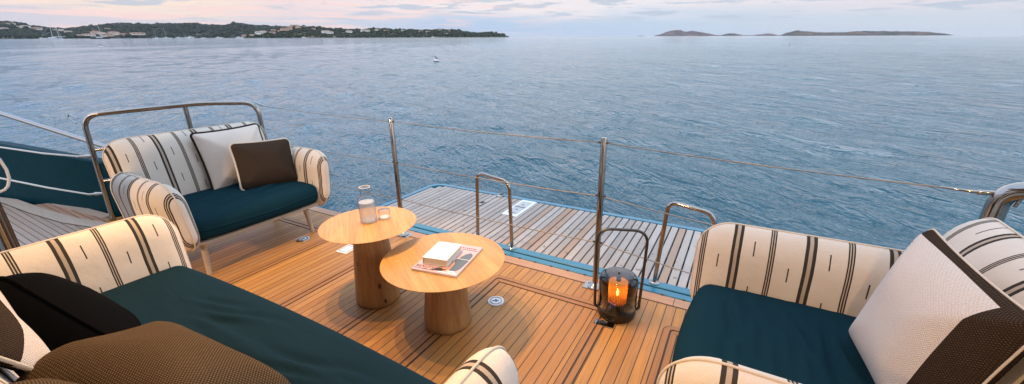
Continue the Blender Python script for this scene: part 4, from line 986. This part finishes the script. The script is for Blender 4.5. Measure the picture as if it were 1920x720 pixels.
def buoy(label, u, D, s_, top):
    t = empty('mooring_buoy', at_dist(u, D)); tag(t, label, 'buoy', None, boat=False)
    mb = MB(); mb.lathe([(.01, -.2*s_), (.34*s_, -.12*s_), (.42*s_, .0), (.40*s_, .12*s_), (.30*s_, .20*s_), (.10*s_, .24*s_), (.01, .245*s_)], 24); autosmooth(mb.build('float', simple('buoy_white', (.66, .64, .63), .5), t))
    mb = MB(); mb.lathe([(.425*s_, -.03*s_), (.435*s_, .0), (.425*s_, .035*s_)], 24); autosmooth(mb.build('band', M_HULLD, t))
    if top:
        mb = MB(); mb.tube([(.26*s_, 0, .18*s_), (.05*s_, 0, .34*s_), (-.12*s_, 0, .56*s_), (-.15*s_, 0, .66*s_)], [.04*s_, .07*s_, .085*s_, .05*s_], 10); autosmooth(mb.build('marker', M_HULLD, t))
    d = wray(u, 70); t.rotation_euler = (0, .06, math.atan2(d[1], d[0])-PI/2)
def dist_for(v, u): d = wray(u, v); return (CAMW[2]-SEA_Z)/(-d[2])*math.hypot(d[0], d[1])
buoy('pale mooring buoy with a dark tilted top in open water', 815, dist_for(114.5, 815), .78, True)
buoy('small white buoy off the left shore', 184, dist_for(88.5, 184), 1.15, True)
buoy('tiny pale buoy in front of the right islands', 1484, dist_for(84.5, 1484), .75, True)

hz = bpy.data.materials.new('haze'); hz.use_nodes = True; hn = hz.node_tree; hn.nodes.clear()
ho = hn.nodes.new('ShaderNodeOutputMaterial'); hv = hn.nodes.new('ShaderNodeVolumePrincipled'); hv.inputs['Color'].default_value = (.88, .92, .97, 1); hv.inputs['Density'].default_value = 3.2e-5; hv.inputs['Anisotropy'].default_value = .2
hn.links.new(hv.outputs[0], ho.inputs['Volume'])
mb = MB(); mb.box(-21000, 21000, -21000, 21000, SEA_Z-4.0, 190); hzo = mb.build('haze', hz); hzo['kind'] = 'stuff'; hzo['label'] = 'thin evening haze over the sea'
# ================================================================== sky and light
wd = bpy.data.worlds.new('World'); scn.world = wd; wd.use_nodes = True; nt = wd.node_tree; nt.nodes.clear(); N = NB(nt)
out = N.n('ShaderNodeOutputWorld'); bg = N.n('ShaderNodeBackground'); bg.inputs[1].default_value = .1
gd = N.coord('Generated'); G = N.sep(gd)
fh = wray(960, horizon_v(960)); az0 = math.atan2(fh[1], fh[0])
sun_az = az0+rad(150)       # added weak sun behind the camera, lifts brightness without glare on the sea
sky = N.n('ShaderNodeTexSky'); sky.sky_type = 'NISHITA'; sky.sun_disc = False; sky.sun_elevation = rad(42); sky.sun_rotation = PI/2-sun_az; sky.air_density = 1.0; sky.dust_density = 1.5; sky.ozone_density = 2.0
nrm = N.n('ShaderNodeVectorMath', operation='NORMALIZE'); N.link(gd, nrm.inputs[0]); D_ = N.sep(nrm.outputs[0])
elv = N.m('MULTIPLY', N.m('ARCSINE', D_[2]), 180/PI)
# bearing from the view axis, degrees, + to the right
dx = N.m('ADD', N.m('MULTIPLY', D_[0], math.cos(az0)), N.m('MULTIPLY', D_[1], math.sin(az0)))
dy = N.m('ADD', N.m('MULTIPLY', D_[0], math.sin(az0)), N.m('MULTIPLY', D_[1], -math.cos(az0)))
brg = N.m('MULTIPLY', N.m('ARCTAN2', dy, dx), 180/PI)
K = 11.6
def c(*s): return tuple((x/255/12.92 if x/255 <= .04045 else ((x/255+.055)/1.055)**2.4) for x in s)
def e01(x, a, b2): y = N.n('ShaderNodeMapRange'); N.put(y.inputs[0], x); y.inputs[1].default_value = a; y.inputs[2].default_value = b2; return y.outputs[0]
b01 = e01(brg, -60, 60)
low = N.ramp(b01, [(0, c(205, 202, 215)), (.14, c(214, 206, 214)), (.30, c(206, 206, 218)), (.45, c(176, 198, 226)), (.62, c(184, 204, 226)), (.78, c(198, 208, 222)), (1, c(206, 210, 220))])
mid = N.ramp(b01, [(0, c(226, 208, 210)), (.12, c(240, 216, 208)), (.26, c(236, 214, 214)), (.45, c(240, 226, 226)), (.62, c(232, 226, 230)), (.80, c(222, 216, 224)), (1, c(226, 212, 216))])
cl = N.noise(N.comb(N.m('MULTIPLY', brg, .055), N.m('MULTIPLY', elv, .42), 0.3), 1.0, 5, .6, .5)
cl2 = N.noise(N.comb(N.m('MULTIPLY', brg, .16), N.m('MULTIPLY', elv, 1.3), 4.7), 1.0, 4, .55, .3)
edge = N.m('ADD', elv, N.m('MULTIPLY', N.m('SUBTRACT', cl, .5), 4.2))
col = N.mix(N.sstep(edge, 1.5, 3.6), low, mid)
warm = N.m('MULTIPLY', N.sstep(N.m('ABSOLUTE', N.m('ADD', brg, 43.0)), 17.0, 3.0), N.m('MULTIPLY', N.sstep(edge, 1.7, 3.3), .95))
col = N.mix(warm, col, c(254, 229, 206))
streak = N.m('MULTIPLY', N.sstep(cl2, .52, .62), N.m('MULTIPLY', N.sstep(elv, 1.2, 2.6), .75)); col = N.mix(streak, col, c(176, 190, 208))
pk = N.m('MULTIPLY', N.sstep(N.noise(N.comb(N.m('MULTIPLY', brg, .11), N.m('MULTIPLY', elv, 1.6), 9.0), 1.0, 3, .5), .48, .62), N.m('MULTIPLY', N.sstep(brg, 15, -25), .8)); col = N.mix(pk, col, c(250, 214, 208))
dkcl = N.m('MULTIPLY', N.sstep(brg, -47.5, -50), N.sstep(edge, 2.6, 3.4)); col = N.mix(N.m('MULTIPLY', dkcl, .8), col, c(158, 178, 206))
# upper sky
up = N.ramp(e01(elv, 0, 90), [(0, c(226, 222, 230)), (.08, c(210, 217, 229)), (.20, c(190, 206, 225)), (.45, c(170, 195, 221)), (1, c(190, 206, 224))])
big = N.noise(nrm.outputs[0], 2.6, 5, .6, .4); up = N.mix(N.m('MULTIPLY', N.sstep(big, .42, .68), .55), up, c(232, 222, 224))
up = N.mix(N.m('MULTIPLY', N.m('MULTIPLY', N.sstep(brg, -8, -40), N.sstep(brg, -130, -80)), .75), up, c(168, 188, 226))
col = N.mix(N.sstep(elv, 4.5, 10), col, up)
zen = N.n('ShaderNodeMix', data_type='RGBA', blend_type='MULTIPLY'); zen.inputs[0].default_value = 1.0; N.link(col, zen.inputs[6]); zb = N.m('MULTIPLY', K, N.m('ADD', 1.0, N.m('ADD', N.m('MULTIPLY', N.sstep(elv, 4, 12), 1.35), N.m('MULTIPLY', N.sstep(elv, 30, 80), -.15)))); N.link(N.comb(zb, zb, zb), zen.inputs[7])
fin = N.mix(.08, zen.outputs[2], sky.outputs[0])
N.link(fin, bg.inputs[0]); N.link(bg.outputs[0], out.inputs[0])

sl = bpy.data.lights.new('Sun', 'SUN'); sl.energy = .5; sl.angle = rad(25); sl.color = (1, .80, .68)
so = bpy.data.objects.new('Sun', sl); COL.objects.link(so)
sd = Vector((math.cos(sun_az)*math.cos(rad(42)), math.sin(sun_az)*math.cos(rad(42)), math.sin(rad(42))))
so.rotation_euler = (-sd).to_track_quat('-Z', 'Y').to_euler()

# ================================================================== camera
cam = bpy.data.cameras.new('Camera'); cam.sensor_width = 36; cam.sensor_fit = 'HORIZONTAL'; cam.lens = FPX/1920*36; cam.clip_start = .02; cam.clip_end = 100000
co_ = bpy.data.objects.new('Camera', cam); COL.objects.link(co_)
Rm = Matrix(((Rv[0], Uv[0], -Fv[0], CAM[0]), (Rv[1], Uv[1], -Fv[1], CAM[1]), (Rv[2], Uv[2], -Fv[2], CAM[2]), (0, 0, 0, 1)))
co_.matrix_world = M4@Rm
scn.camera = co_
vs = scn.view_settings; vs.view_transform = 'Standard'; vs.look = 'None'; vs.exposure = 0.0; vs.gamma = 1.0
scn.cycles.max_bounces = 8; scn.cycles.transparent_max_bounces = 16; scn.cycles.sample_clamp_indirect = 6
scn.cycles.use_denoising = True
